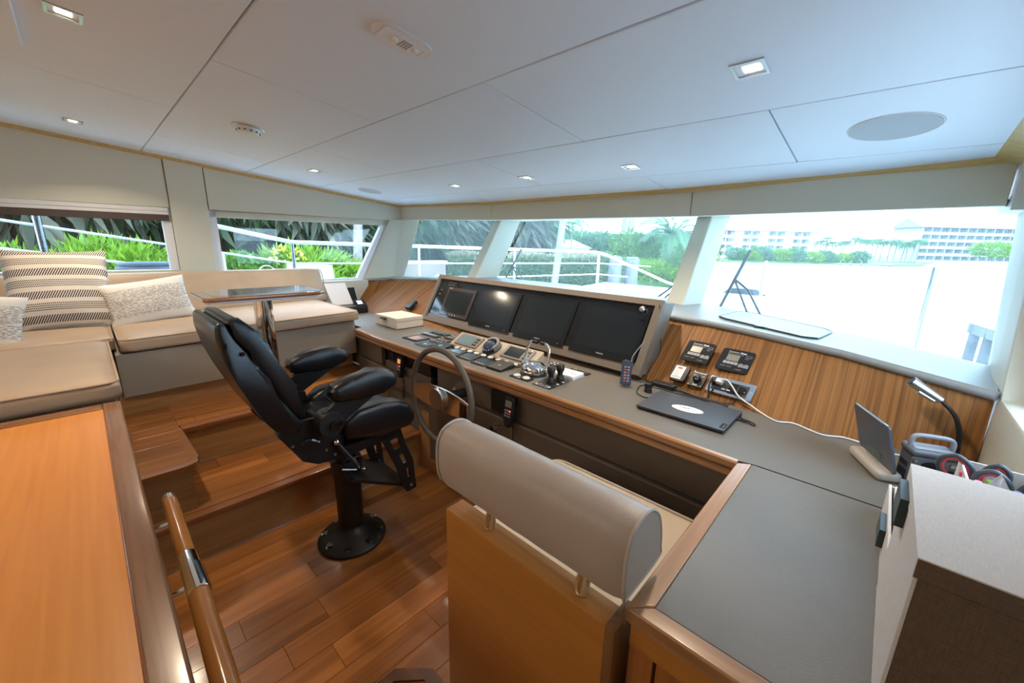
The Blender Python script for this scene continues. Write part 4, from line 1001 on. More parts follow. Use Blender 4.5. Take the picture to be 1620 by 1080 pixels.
# raised beige instrument cluster, sloping to the wheel
ic = thing('instrument_cluster', (-1.79, 1.73, DZ), 'raised beige panel holding two displays and a domed compass behind the button bar', 'panel')
ICm = frame((-2.165, 1.676, .838), (1, 0, 0), (0, .114, .068)); IW, IH = .75, .133
obj('panel', B().hull8([(-2.165, 1.674, DZ), (-1.41, 1.674, DZ), (-1.41, 1.80, DZ), (-2.165, 1.80, DZ)], [(-2.165, 1.676, .840), (-1.41, 1.676, .840), (-1.41, 1.792, .908), (-2.165, 1.792, .908)], bev=.004), 'instr_beige', ic)
for x0, sc_ in ((.035, 'lcd_green'), (.485, 'lcd_grey')):
    d_ = obj('display', B().box(x0, x0+.225, .016, .120, .001, .010, bev=.004, m=ICm), 'instr_grey', ic)
    obj('screen', B().box(x0+.025, x0+.155, .030, .108, .009, .0115, m=ICm), sc_ if sc_ == 'lcd_green' else 'screen_off', d_)
    for k in range(6): obj('key', B().box(x0+.172+.019*(k % 2), x0+.186+.019*(k % 2), .032+.026*(k//2), .046+.026*(k//2), .009, .0125, bev=.001, m=ICm), 'black_plastic', d_)
    obj('key', B().cyl((x0+.20, .110, .009), (x0+.20, .110, .0125), .006, n=10, m=ICm), 'button_white', d_)
cp = obj('compass_ring', B().cyl((.375, .062, .0), (.375, .062, .012), .068, .062, n=40, m=ICm), 'black_plastic', ic)
obj('compass_dome', B().sphere((.365, .058, .012), .048, (1, 1, .8), 28, 16, m=ICm), 'compass_dome', cp)
obj('compass_hood', B().prism([(.375+.066*math.cos(a), .062+.066*math.sin(a), .010) for a in [PI*k/12-.5 for k in range(13)]]+[(.375+.048*math.cos(a), .062+.048*math.sin(a), .010) for a in [PI*k/12-.5 for k in range(12, -1, -1)]], (0, 0, .030), m=ICm), 'instr_grey', cp)
obj('compass_card', B().tube([ICm @ V((.365+.0495*math.cos(a)*.98, .058+.0495*math.sin(a)*.98, .016)) for a in [2*PI*k/36 for k in range(36)]], .0018, 5, closed=True), 'print_blue', cp)
for k in range(6):
    a = -2.6+.42*k; obj('compass_mark', B().sphere(ICm @ V((.365+.046*math.cos(a), .058+.046*math.sin(a), .024)), .0042, (1, 1, 1), 8, 6), 'print_white', cp)
# throttle
th = thing('throttle_control', (-1.345, 1.62, DZ), 'polished chrome twin lever throttle head on the counter', 'throttle')
obj('base_plate', B().cyl((-1.345, 1.62, DZ), (-1.345, 1.62, DZ+.006), .075, n=36), 'black_plastic', th)
bd = obj('body', B().lathe([(.066, .006), (.069, .02), (.067, .040), (.058, .056), (.035, .066), (.0, .069)], (-1.345, 1.62, DZ), 36), 'chrome', th)
tm = frame((-1.352, 1.580, DZ+.045), (1, -.1, 0), (0, .55, .42))
obj('key_panel', B().prism([(.036*math.cos(a), .022*math.sin(a), 0) for a in [2*PI*k/24 for k in range(24)]], (0, 0, .006), m=tm), 'dark_grey', th)
for k in range(4): obj('key', B().cyl((-.022+.0145*k, 0, .006), (-.022+.0145*k, 0, .0075), .0045, n=10, m=tm), 'print_white', th)
for sx, xt in ((-1, -1.404), (1, -1.284)):
    hubx = -1.345+sx*.070
    hb = obj('lever_hub', B().cyl((-1.345+sx*.045, 1.63, DZ+.034), (-1.345+sx*.088, 1.635, DZ+.034), .020, n=20), 'chrome', th)
    pth = [(-1.345+sx*.080, 1.635, DZ+.036), (-1.345+sx*.080, 1.648, DZ+.09), (-1.345+sx*.074, 1.658, DZ+.145), (-1.345+sx*.055, 1.660, DZ+.166), (-1.345+sx*.040, 1.660, DZ+.168)]
    lv_ = obj('lever', B().tube(smooth_path(pth, 5), [.0085]*21, 12), 'chrome', th)
    obj('grip', B().cyl((-1.345+sx*.044, 1.660, DZ+.168), (-1.345+sx*.012, 1.660, DZ+.168), .0095, n=14), 'black_plastic', lv_)
t = plate_at('button_plate', -1.405, -1.272, 1.488, 1.541, 'small black plate with two white buttons in front of the chrome throttle', 'switch', m='black_gloss')
for x in (-1.372, -1.306): obj('push_button', B().lathe([(.020, 0), (.020, .005), (.015, .008)], (x, 1.515, DZ+.005), 20), 'button_white', t)
# thruster joysticks
jy = plate_at('thruster_control', -1.236, -1.122, 1.480, 1.650, 'black plate with two upright black joysticks and coloured marks right of the throttle', 'control', th=.004)
for (x, y) in ((-1.178, 1.560), (-1.165, 1.622)):
    j = obj('joystick', B().lathe([(.024, .004), (.025, .010), (.0205, .014), (.0235, .019), (.019, .024), (.021, .028), (.0145, .034), (.013, .046), (.019, .058), (.0225, .070), (.0215, .082), (.014, .091), (.0, .094)], (x, y, DZ), 28), 'black_plastic', jy)
for k, mm_ in enumerate(('print_white', 'print_cyan', 'print_red', 'print_cyan', 'print_white')): obj('mark', B().box(-1.228+.020*k, -1.214+.020*k, 1.497+.006*(k % 2), 1.507+.006*(k % 2), DZ+.004, DZ+.0047), mm_, jy)
for k in range(3): obj('mark', B().box(-1.226+.032*k, -1.200+.032*k, 1.486, 1.492, DZ+.004, DZ+.0047), 'print_blue' if k % 2 else 'print_grey', jy)
for k in range(2): obj('mark', B().box(-1.142, -1.128, 1.56+.045*k, 1.57+.045*k, DZ+.004, DZ+.0047), 'print_white', jy)
# cards, small panels
cd = thing('card_stack', (-1.18, 1.73, DZ), 'stack of white business cards with small dark print beside the joysticks', 'cards')
for k in range(6):
    d = random.uniform(-.002, .002); obj('card', B().box(-1.252+d, -1.118+d, 1.672-d, 1.776-d, DZ+.0036*k, DZ+.0034+.0036*k), 'paper', cd)
fm = frame((-1.252, 1.672, DZ+.0215), (1, 0, 0), (0, 1, 0))
text('lettering', 'TDN', .022, fm, 'dark_grey', cd, .075, .045, .0005)
text('lettering', 'YACHT SALES', .009, fm, 'print_blue', cd, .03, .030, .0005)
obj('emblem', B().box(.012, .034, .055, .064, .0, .0006, m=fm), 'print_blue', cd)
t = plate_at('horn_switch', -1.245, -1.115, 1.798, 1.846, 'black panel half hidden behind the stack of business cards', 'panel')
obj('knob', B().cyl((-1.205, 1.822, DZ+.006), (-1.205, 1.822, DZ+.016), .012, n=18), 'steel', t)
text('lettering', 'HORN', .013, fz(DZ+.006), 'print_grey', t, -1.185, 1.816, .0005)
t = plate_at('keypad', -1.392, -1.312, 1.806, 1.872, 'small black keypad with white dots at the back of the counter behind the throttle', 'keypad')
for k in range(6): obj('key', B().cyl((-1.376+.024*(k % 3), 1.824+.028*(k//3), DZ+.006), (-1.376+.024*(k % 3), 1.824+.028*(k//3), DZ+.009), .006, n=10), 'print_white', t)
# ================================================================= LOOSE THINGS ON THE CONSOLE AND DESK
# white linen box on the left of the counter
def linen_box(name, x0, x1, y0, y1, z0, z1, label, cat, lid=.03):
    t = thing(name, ((x0+x1)/2, (y0+y1)/2, z0), label, cat)
    return t
lb = linen_box('storage_box', -3.17, -2.835, 1.665, 1.915, DZ, .921, 'flat white linen-covered box with a black tab on the counter, left of the screens', 'box')
obj('tray', B().box(-3.17, -2.835, 1.665, 1.915, DZ+.004, .892, bev=.002), 'linen_cream', lb)
obj('lid', B().box(-3.172, -2.833, 1.663, 1.917, .8925, .921, bev=.002), 'linen_cream', lb)
obj('base_sheet', B().box(-3.175, -2.83, 1.66, 1.92, DZ, DZ+.004), 'black_plastic', lb)
obj('pull_tab', B().box(-3.062, -2.985, 1.640, 1.665, .897, .909, bev=.002), 'black_plastic', lb)
obj('tab_patch', B().box(-3.055, -2.992, 1.6615, 1.665, .862, .892, bev=.001), 'linen_cream', lb)  # thin linen patch below the pull tab, same cloth as the tray
# charger on the fascia behind that box
fp0 = frame((-3.28, 1.945, DZ), (1, .02, 0), (0, .50, .335))
ac = thing('power_adapter', fp0 @ V((.03, .13, .02)), 'black plug-in adapter on the teak fascia behind the white box', 'adapter')
obj('body', B().box(-.015, .065, .12, .19, .002, .04, bev=.006, m=fp0), 'black_plastic', ac)
obj('prong_block', B().box(.0, .05, .185, .235, .002, .035, bev=.005, m=fp0), 'black_plastic', ac)
obj('cord', B().tube([fp0 @ V(p) for p in ((.07, .18, .03), (.12, .19, .03), (.135, .14, .02), (.12, .03, .01))], .003, 6), 'black_plastic', ac)
# printer
pr_ = thing('printer', (-3.86, 1.75, DZ), 'small black inkjet printer with paper in its rear tray by the settee end', 'printer')
obj('body', B().box(-3.99, -3.752, 1.60, 1.895, DZ, .905, bev=.012, seg=3), 'black_plastic', pr_)
obj('front_slot', B().box(-3.753, -3.748, 1.63, 1.86, .845, .875), 'black_gloss', pr_)
pm = frame((-3.79, 1.80, .925), (0, 1, 0), (-1, 0, .75))
cpn = obj('control_panel', B().box(-.025, .085, -.035, .045, -.012, .006, bev=.004, m=pm), 'black_gloss', pr_)
obj('screen', B().box(.0, .052, -.018, .032, .006, .0075, m=pm), 'lcd_lit', cpn)
tm_ = frame((-3.93, 1.62, .905), (0, 1, 0), (-.45, 0, 1))
obj('rear_tray', B().box(.145, .262, .0, .175, -.012, -.004, bev=.003, m=tm_), 'dark_grey', pr_)
obj('paper', B().quad((.0, .0, .002), (.205, -.004, .002), (.175, .225, .004), (-.035, .225, .004), m=tm_).quad((.0, .0, .0005), (.205, -.004, .0005), (.175, .225, .0025), (-.035, .225, .0025), m=tm_), 'paper', pr_)
# laptop
lp = thing('laptop', (-.536, 1.705, DZ), 'closed dark grey laptop with an oval white sticker on its lid', 'laptop')
obj('base', B().box(-.712, -.360, 1.580, 1.838, DZ+.003, DZ+.012, bev=.003), 'black_plastic', lp)
obj('lid', B().box(-.715, -.357, 1.576, 1.840, DZ+.0122, DZ+.019, bev=.0025), mat('laptop_grey', (.055, .062, .075), .38, bump=(1200, .06)), lp)
lm = frame((-.534, 1.688, DZ+.0192), (1, .10, 0), (-.10, 1, 0))
st_ = obj('sticker', B().prism([(.064*math.cos(2*PI*k/40), .034*math.sin(2*PI*k/40), 0) for k in range(40)], (0, 0, .0004), m=lm), 'paper', lp)
text('lettering', 'LIBERTY', .018, lm, 'black_plastic', st_, 0, .001, .0006, align='CENTER', bold=.0003)
text('lettering', 'Yacht Sales', .013, lm, 'black_plastic', st_, 0, -.016, .0006, align='CENTER')
bdg = frame((-.368, 1.600, DZ+.0192), (0, 1, 0), (-1, 0, 0))
obj('badge', B().box(-.006, .046, -.006, .012, 0, .0006, m=bdg), 'dark_grey', lp)
text('lettering', 'Lenovo', .012, bdg, 'print_grey', lp, .0, -.002, .001)
for k in range(4): obj('foot', B().cyl((-.69+.308*(k % 2), 1.60+.21*(k//2), DZ), (-.69+.308*(k % 2), 1.60+.21*(k//2), DZ+.004), .008, n=10), 'black_plastic', lp)
# remote leaning on the pod
rc = thing('remote_control', (-.89, 1.83, DZ), 'dark blue handheld remote standing in a black cradle against the pod', 'remote')
rm = frame((-.915, 1.800, DZ+.004), (.8, .40, .0), (-.02, .34, 1))
obj('cradle', B().box(.010, .052, .0, .075, -.045, -.012, bev=.004, m=rm), 'black_plastic', rc)
hs_ = obj('handset', B().prism([(0, .004, 0), (.012, 0, 0), (.046, 0, 0), (.056, .012, 0), (.048, .055, 0), (.058, .105, 0), (.052, .125, 0), (.008, .128, 0), (0, .11, 0), (.006, .06, 0)], (0, 0, .020), bev=.004, m=rm), 'slate_blue', rc)
for i in range(6):
    for j in range(2): obj('key', B().box(.016+.016*j, .027+.016*j, .018+.014*i, .026+.014*i, .0195, .0225, bev=.001, m=rm), 'print_red' if (i+j) % 4 == 0 else 'print_grey', hs_)
obj('antenna_wire', B().tube(smooth_path([rm @ V(p) for p in ((.048, .125, .01), (.052, .150, .01), (.075, .19, .0), (.105, .235, -.01))], 4), .0022, 6), 'grey_light', rc)
# teak fascia fittings
FO = V((-.531, 1.944, DZ+.001)); ffm = frame(FO, (1, -.10, 0), (-.02, .345, .296))
def fpan(name, x0, x1, y0, y1, label, cat, th=.006, m='black_plastic', bev=.002, r=.010):
    """x measured from the world x, y up the slope"""
    t = thing(name, ffm @ V(((x0+x1)/2+.531, y0, .012)), label, cat)
    obj('plate', B().prism([(x, y, .010) for x, y, z in rrect(x0+.531, x1+.531, y0, y1, r)], (0, 0, th), bev=bev, seg=1, m=ffm), m, t); return t
Z1 = .016
for (x0, x1, y0, y1, lab) in ((-.747, -.606, .172, .306, 'left one of the two black generator panels with small grey displays on the fascia'), (-.567, -.420, .168, .300, 'right one of the two black generator panels with small grey displays on the fascia')):
    t = fpan('generator_panel', x0, x1, y0, y1, lab, 'panel', m='dark_grey')
    w, h = x1-x0, y1-y0; X0 = x0+.531
    obj('display', B().box(X0+.22*w, X0+.60*w, y0+.46*h, y0+.74*h, Z1, Z1+.001, m=ffm), 'lcd_grey', t)
    for k in range(4): obj('key', B().box(X0+(.18+.115*k)*w, X0+(.28+.115*k)*w, y0+.30*h, y0+.42*h, Z1, Z1+.0012, m=ffm), 'print_grey', t)
    for k in range(2):
        obj('key', B().box(X0+(.665+.155*k)*w, X0+(.805+.155*k)*w, y0+.25*h, y0+.38*h, Z1, Z1+.0008, m=ffm), 'print_grey', t)
        obj('key', B().cyl((X0+(.735+.155*k)*w, y0+.335*h, Z1), (X0+(.735+.155*k)*w, y0+.335*h, Z1+.0016), .0095, n=16, m=ffm), 'instr_grey', t)
    text('lettering', 'Cummins', .0125, ffm, 'print_white', t, X0+.20*w, y0+.84*h, Z1+.0004)
    text('lettering', 'Onan', .0125, ffm, 'print_white', t, X0+.20*w+.0525, y0+.84*h, Z1+.0004, bold=.0006)
    text('lettering', 'Marine Generator', .0098, ffm, 'print_grey', t, X0+.20*w, y0+.765*h, Z1+.0004)
    for k, s_ in enumerate(('Running', 'Stopped', 'Fault')): text('lettering', s_, .0085, ffm, 'print_grey', t, X0+.76*w, y0+(.78-.075*k)*h, Z1+.0004)
    text('lettering', 'START / STOP', .0085, ffm, 'print_grey', t, X0+.13*w, y0+.16*h, Z1+.0004)
    text('lettering', 'e-SERIES', .0085, ffm, 'print_grey', t, X0+.60*w, y0+.10*h, Z1+.0004)
t = fpan('battery_monitor', -.739, -.661, .034, .130, 'black framed white status panel with a red badge and green light on the fascia', 'panel', th=.018, bev=.004)
X0 = -.739+.531; zz = .028
obj('label_face', B().box(X0+.007, X0+.058, .043, .122, zz, zz+.0008, m=ffm), 'print_white', t)
obj('badge', B().box(X0+.020, X0+.043, .104, .114, zz+.0006, zz+.0014, m=ffm), 'print_red', t)
obj('status_lamp', B().cyl((X0+.014, .092, zz), (X0+.014, .092, zz+.002), .0035, n=10, m=ffm), 'led_green', t)
for k, w_ in enumerate((.014, .020, .028, .034)): obj('text_line', B().box(X0+.019, X0+.019+w_*.8, .088-.0105*k, .0905-.0105*k, zz+.0006, zz+.0012, m=ffm), 'print_grey', t)
for k in range(3): obj('text_line', B().box(X0+.012+.015*k, X0+.022+.015*k, .050, .055, zz+.0006, zz+.0012, m=ffm), 'print_grey', t)
t = fpan('wiper_switch', -.644, -.573, .034, .126, 'square black rotary switch plate with white lettering on the fascia', 'switch', r=.004)
X0 = -.644+.531
text('lettering', 'BOW THRUSTER', .0078, ffm, 'print_white', t, X0+.0355, .112, Z1+.0004, align='CENTER', bold=.0003)
text('lettering', 'ON', .009, ffm, 'print_white', t, X0+.008, .095, Z1+.0004); text('lettering', 'OFF', .009, ffm, 'print_white', t, X0+.048, .095, Z1+.0004)
text('lettering', 'MUTE', .0085, ffm, 'print_white', t, X0+.0355, .040, Z1+.0004, align='CENTER', bold=.0003)
kb = obj('knob', B().lathe([(.019, 0), (.018, .012), (.015, .016)], m=ffm @ Matrix.Translation((X0+.0355, .075, Z1)), n=24), 'black_gloss', t)
for s_ in (1, -1): obj('arrow', B().tube([ffm @ V((X0+.0355-.006, .075+s_*.004, Z1+.0165)), ffm @ V((X0+.0355, .075+s_*.012, Z1+.0165)), ffm @ V((X0+.0355+.006, .075+s_*.004, Z1+.0165))], .0008, 4), 'print_white', kb)
for sx in (.005, .066):
    for sy in (.039, .121): obj('screw', B().cyl((X0+sx, sy, Z1), (X0+sx, sy, Z1+.0012), .0024, n=8, m=ffm), 'screw_steel', t)
t = fpan('outlet_plate', -.555, -.355, .032, .122, 'chrome socket plate with black inserts, plugs in its left half', 'socket', m='chrome', r=.004, bev=.0015)
X0 = -.555+.531
obj('insert', B().box(X0+.020, X0+.092, .048, .106, Z1, Z1+.003, bev=.001, m=ffm), 'black_plastic', t)
obj('insert', B().box(X0+.094, X0+.130, .046, .104, Z1, Z1+.003, bev=.001, m=ffm), 'dark_grey', t)
lt_ = obj('lighter_socket', B().box(X0+.132, X0+.176, .044, .104, Z1, Z1+.003, bev=.001, m=ffm), 'black_plastic', t)
obj('cap', B().lathe([(.018, 0), (.018, .006), (.015, .008)], m=ffm @ Matrix.Translation((X0+.153, .074, Z1+.003)), n=22), 'black_gloss', lt_)
for k in range(2): obj('usb_port', B().box(X0+.068+.022*k, X0+.084+.022*k, .056, .061, Z1+.003, Z1+.0042, m=ffm), 'print_white', t)
for sx in (.007, .189): obj('screw', B().cyl((X0+sx, .078, Z1), (X0+sx, .078, Z1+.0012), .003, n=8, m=ffm), 'screw_steel', t)
t = thing('power_plug', ffm @ V((X0+.03, .075, .03)), 'black mains plug and cord in the chrome socket plate', 'plug')
obj('body', B().box(X0+.012, X0+.036, .072, .100, Z1+.003, Z1+.028, bev=.004, m=ffm), 'black_plastic', t)
obj('collar', B().box(X0+.004, X0+.018, .095, .112, Z1+.001, Z1+.016, bev=.003, m=ffm), 'white_plastic', t)
w = lambda x, y, z: ffm @ V((x+.531, y, z))
def cord(name, pts, r, m, label, k=6): o = obj(name, B().tube(smooth_path(pts, k), r, 7), m, None); return tag(o, label, 'cable')
obj('cord', B().tube(smooth_path([w(-.535, .085, .046), w(-.535, .06, .05), w(-.530, .03, .04), (-.525, 1.93, DZ+.007), (-.56, 1.915, DZ+.006), (-.64, 1.925, DZ+.006), (-.68, 1.925, DZ+.012)], 6), .0042, 8), 'black_plastic', t)
t = thing('phone_charger', w(-.49, .09, .03), 'white phone charger plugged into the chrome plate, long white cord running right', 'charger')
obj('body', B().box(X0+.036, X0+.066, .074, .098, Z1+.003, Z1+.030, bev=.005, m=ffm), 'white_plastic', t)
obj('cord', B().tube(smooth_path([w(-.497, .088, .05), w(-.470, .092, .052), w(-.44, .070, .045), w(-.40, .035, .03), w(-.345, .015, .018), (-.30, 1.915, DZ+.006), (-.235, 1.868, DZ+.004), (-.18, 1.895, DZ+.004), (-.085, 1.853, DZ+.004), (-.02, 1.885, DZ+.004), (.05, 1.872, DZ+.004), (.12, 1.85, DZ+.004), (.20, 1.90, DZ+.004)], 6), .0034, 8), 'white_plastic', t)
# supplies and cables
t = thing('laptop_power_supply', (-.735, 1.925, DZ), 'black brick power supply lying at the foot of the fascia above the laptop', 'adapter')
obj('brick', B().box(-.06, .06, -.026, .026, 0, .028, bev=.006, m=Matrix.Translation((-.737, 1.925, DZ)) @ Matrix.Rotation(-.06, 4, 'Z')), 'black_plastic', t)
obj('lead', B().tube(smooth_path([(-.68, 1.92, DZ+.014), (-.62, 1.90, DZ+.006), (-.53, 1.89, DZ+.004), (-.47, 1.855, DZ+.006), (-.432, 1.858, DZ+.012), (-.428, 1.885, DZ+.010), (-.47, 1.90, DZ+.006), (-.53, 1.905, DZ+.006), (-.60, 1.915, DZ+.008), (-.67, 1.93, DZ+.012)], 6), .0036, 7), 'black_plastic', t)
t = thing('power_adapter', (-.77, 1.81, DZ), 'small knobbly black charger with curled cord behind the laptop corner', 'adapter')
obj('body', B().cyl((-.768, 1.815, DZ), (-.768, 1.815, DZ+.028), .019, .015, n=18), 'black_plastic', t)
obj('plug_block', B().box(-.785, -.755, 1.80, 1.83, DZ+.024, DZ+.045, bev=.005), 'black_plastic', t)
obj('cord', B().tube(smooth_path([(-.78, 1.825, DZ+.03), (-.815, 1.856, DZ+.012), (-.80, 1.90, DZ+.006), (-.83, 1.86, DZ+.004), (-.80, 1.76, DZ+.003), (-.748, 1.725, DZ+.003), (-.73, 1.735, DZ+.003)], 6), .0026, 6), 'black_plastic', t)
cord('usb_cable', [(-.872, 2.085, 1.225), (-.888, 2.20, 1.085), (-.868, 2.15, 1.02), (-.842, 2.085, .965), (-.856, 2.015, .90), (-.846, 1.958, .842), (-.81, 1.945, .835), (-.79, 1.90, .834), (-.72, 1.895, .834), (-.60, 1.885, .834), (-.545, 1.862, .834)], .0026, 'black_plastic', 'thin black cable hanging from the right end of the screen pod down the fascia')
cord('power_lead', [w(-.42, .10, .022), w(-.412, .06, .03), (-.415, 1.96, .85), (-.43, 1.925, .836), (-.50, 1.915, .835), (-.58, 1.925, .835)], .0028, 'black_plastic', 'black loop of cable falling from the right half of the chrome socket plate')
t = thing('laptop_charge_cable', (-.33, 1.765, DZ), 'short black charging plug with looped cord at the right edge of the laptop', 'cable')
obj('plug', B().box(-.358, -.318, 1.757, 1.768, DZ+.004, DZ+.013, bev=.003), 'black_plastic', t)
obj('cord', B().tube(smooth_path([(-.318, 1.762, DZ+.008), (-.297, 1.752, DZ+.004), (-.290, 1.765, DZ+.003), (-.31, 1.785, DZ+.003), (-.35, 1.80, DZ+.003), (-.36, 1.845, DZ+.003)], 6), .0026, 6), 'black_plastic', t)
# tablet in its stand
ts = thing('tablet_stand', (.07, 1.68, DZ), 'rounded taupe tablet dock with a clear lip, under the upright tablet', 'stand')
sm_ = frame((.070, 1.685, DZ), (.09, -.19, 0), (.19, .09, 0))
obj('base', B().box(-.095, .095, -.034, .034, 0, .034, bev=.014, seg=4, m=sm_), 'taupe_plastic', ts)
obj('clear_lip', B().box(-.035, .04, -.012, -.008, .03, .075, bev=.001, m=sm_), 'side_glass', ts)
tbm = frame((.078, 1.690, DZ+.034), (.09, -.19, 0), (-.055, 0, .17))
tab = thing('tablet', (.078, 1.69, DZ+.034), 'dark slate tablet standing on the taupe dock, its back to the room', 'tablet')
obj('back', B().prism([(x, y, 0) for x, y, z in rrect(-.105, .105, .0, .158, .010)], (0, 0, .007), bev=.002, seg=2, m=tbm), 'tablet_back', tab)
obj('screen', B().box(-.10, .10, .006, .152, -.0006, .0, m=tbm), 'black_gloss', tab)
obj('button', B().box(.078, .096, .157, .1595, .002, .005, m=tbm), 'steel', tab)
# grey lantern speaker
sp = thing('camping_lantern', (.185, 1.665, DZ), 'grey box lantern with a carrying handle between tablet and lamp', 'lantern')
lm_ = frame((.180, 1.655, DZ), (.95, .35, 0), (-.35, .95, 0))
bd_ = obj('body', B().box(-.052, .052, -.033, .033, 0, .105, bev=.006, m=lm_), 'grey_plastic', sp)
obj('cap', B().box(-.056, .056, -.037, .037, .104, .127, bev=.010, seg=3, m=lm_), 'grey_plastic', sp)
obj('lamp_top', B().box(-.044, .044, -.026, .026, .1268, .1285, bev=.0005, m=lm_), 'grey_light', sp)
obj('handle', B().tube([lm_ @ V(p) for p in smooth_path([(-.047, 0, .120), (-.047, 0, .148), (-.036, 0, .160), (0, 0, .162), (.036, 0, .160), (.047, 0, .148), (.047, 0, .120)], 5)], .0068, 10), 'grey_light', sp)
for sx in (-.041, .041): obj('screw', B().cyl((sx, -.0335, .092), (sx, -.0365, .092), .0055, n=14, m=lm_), 'steel', bd_)
for k in range(3):
    for sx in (-.041, .041): obj('vent_slot', B().box(sx-.006, sx+.006, -.0342, -.0325, .012+.024*k, .029+.024*k, m=lm_), 'black_plastic', bd_)
    obj('vent_slot', B().box(-.0528, -.0515, -.022, .022, .012+.024*k, .029+.024*k, m=lm_), 'black_plastic', bd_)
obj('badge', B().prism([(.028*math.cos(2*PI*k/24), -.0335, .080+.014*math.sin(2*PI*k/24)) for k in range(24)], (0, -.0012, 0), m=lm_), 'dark_grey', bd_)
# gooseneck chart lamp
gl = thing('gooseneck_lamp', (.268, 1.935, DZ), 'gooseneck reading lamp with a brushed metal head curving up before the fascia', 'lamp')
gp = smooth_path([(.268, 1.925, DZ), (.268, 1.92, .88), (.262, 1.915, .935), (.247, 1.91, .985), (.225, 1.905, 1.018), (.197, 1.90, 1.045)], 6)
obj('flexible_arm', B().tube(gp, [.0085-.003*i/(len(gp)-1) for i in range(len(gp))], 12), 'black_plastic', gl)
obj('base', B().cyl((.268, 1.925, DZ), (.268, 1.925, DZ+.008), .022, n=20), 'black_plastic', gl)
hd_ = obj('lamp_head', B().cyl((.198, 1.90, 1.045), (.118, 1.89, 1.095), .0125, .0170, n=24), 'steel', gl)
obj('lens', B().cyl((.1185, 1.89, 1.0947), (.117, 1.8898, 1.0957), .0150, n=22), 'dark_grey', hd_)
obj('switch_rib', B().cyl((.182, 1.893, 1.040), (.140, 1.886, 1.064), .0065, n=10), 'steel', hd_)
# linen boxes at the right edge
bx = thing('file_box', (.2, .88, DZ), 'tall linen box with white top and brown end, black tab, at the lower right corner', 'box')
obj('front', B().box(.096, .101, .7145, 1.05, DZ, 1.0885, bev=.001), 'linen_white', bx)
obj('end_panel', B().box(.101, .318, .714, .720, DZ, 1.0885, bev=.001), 'linen_brown', bx)
obj('core', B().box(.101, .318, .720, 1.049, DZ, 1.088), 'linen_brown', bx)
lid_ = obj('lid_rim', B().box(.0955, .319, .7135, 1.0505, 1.089, 1.119, bev=.001), 'linen_brown', bx)
obj('lid_front', B().box(.0948, .0957, .7135, 1.0505, 1.0891, 1.1191), 'linen_white', bx)
obj('lid_top', B().box(.0948, .3195, .713, 1.051, 1.1191, 1.1212), 'linen_white', bx)
obj('pull_tab', B().box(.083, .096, .925, 1.015, 1.045, 1.10, bev=.0008, seg=1), 'tab_green', bx)
b2 = thing('file_box', (.145, 1.22, DZ), 'low white linen tray with a black tab, tucked behind the tall box', 'box')
obj('outer_wall', B().box(.0975, .1035, 1.06, 1.40, DZ, .915, bev=.001), 'linen_white', b2)
obj('inner_wall', B().box(.109, .115, 1.062, 1.39, DZ, .918, bev=.001), 'linen_white', b2)
obj('bottom', B().box(.1035, .185, 1.06, 1.39, DZ, DZ+.006), 'linen_white', b2)
obj('far_wall', B().box(.1035, .185, 1.385, 1.392, DZ, .915, bev=.001), 'linen_white', b2)
obj('side_wall', B().box(.180, .186, 1.06, 1.39, DZ, .915, bev=.001), 'linen_white', b2)
obj('pull_tab', B().box(.086, .0975, 1.165, 1.255, .855, .90, bev=.0008, seg=1), 'tab_green', b2)
og = thing('pen_caddy', (.255, 1.23, DZ), 'white linen caddy holding pens and scissors against the starboard wall', 'caddy')
for a in ((.198, .203, 1.12, 1.365, DZ, 1.048), (.314, .319, 1.12, 1.365, DZ, 1.048), (.203, .314, 1.12, 1.125, DZ, 1.048), (.203, .314, 1.36, 1.365, DZ, 1.048)): obj('wall', B().box(*a, bev=.001), 'linen_white', og)
obj('bottom', B().box(.198, .319, 1.12, 1.365, DZ, DZ+.006), 'linen_white', og)
def scissors(o, rot, label, lean):
    t = thing('scissors', o, label, 'scissors')
    m = Matrix.Translation(o) @ Matrix.Rotation(rot, 4, 'Z') @ Matrix.Rotation(lean, 4, 'Y')
    for s_, big in ((-1, 1.15), (1, .9)):
        lp_ = [(s_*.006, 0, .155), (s_*.004, 0, .180), (s_*.012, 0, .205), (s_*.030*big, 0, .222*1.0), (s_*.048*big, 0, .212), (s_*.052*big, 0, .190), (s_*.040*big, 0, .168), (s_*.020, 0, .156)]
        q = smooth_path(lp_+[lp_[0]], 5)
        h_ = obj('finger_loop', B().tube([m @ p for p in q], .0058, 10), 'scissor_grey', t)
        obj('soft_liner', B().tube([m @ V((s_*.028*big+(p.x-s_*.028*big)*.84, p.y, .188+(p.z-.188)*.84)) for p in q], .0045, 8), 'scissor_red', h_)
    for s_ in (-1, 1): obj('blade', B().prism([(s_*.012, -.001*s_, .155), (-s_*.002, -.001*s_, .15), (-s_*.004, -.001*s_, .01), (s_*.004, -.001*s_, .05)], (0, .002*s_, 0), m=m), 'steel', t)
    return t
scissors((.228, 1.33, DZ+.012), .0, 'left one of two grey and red handled scissors standing in the caddy', -.02)
scissors((.272, 1.30, DZ+.006), .1, 'right one of two grey and red handled scissors standing in the caddy', .03)
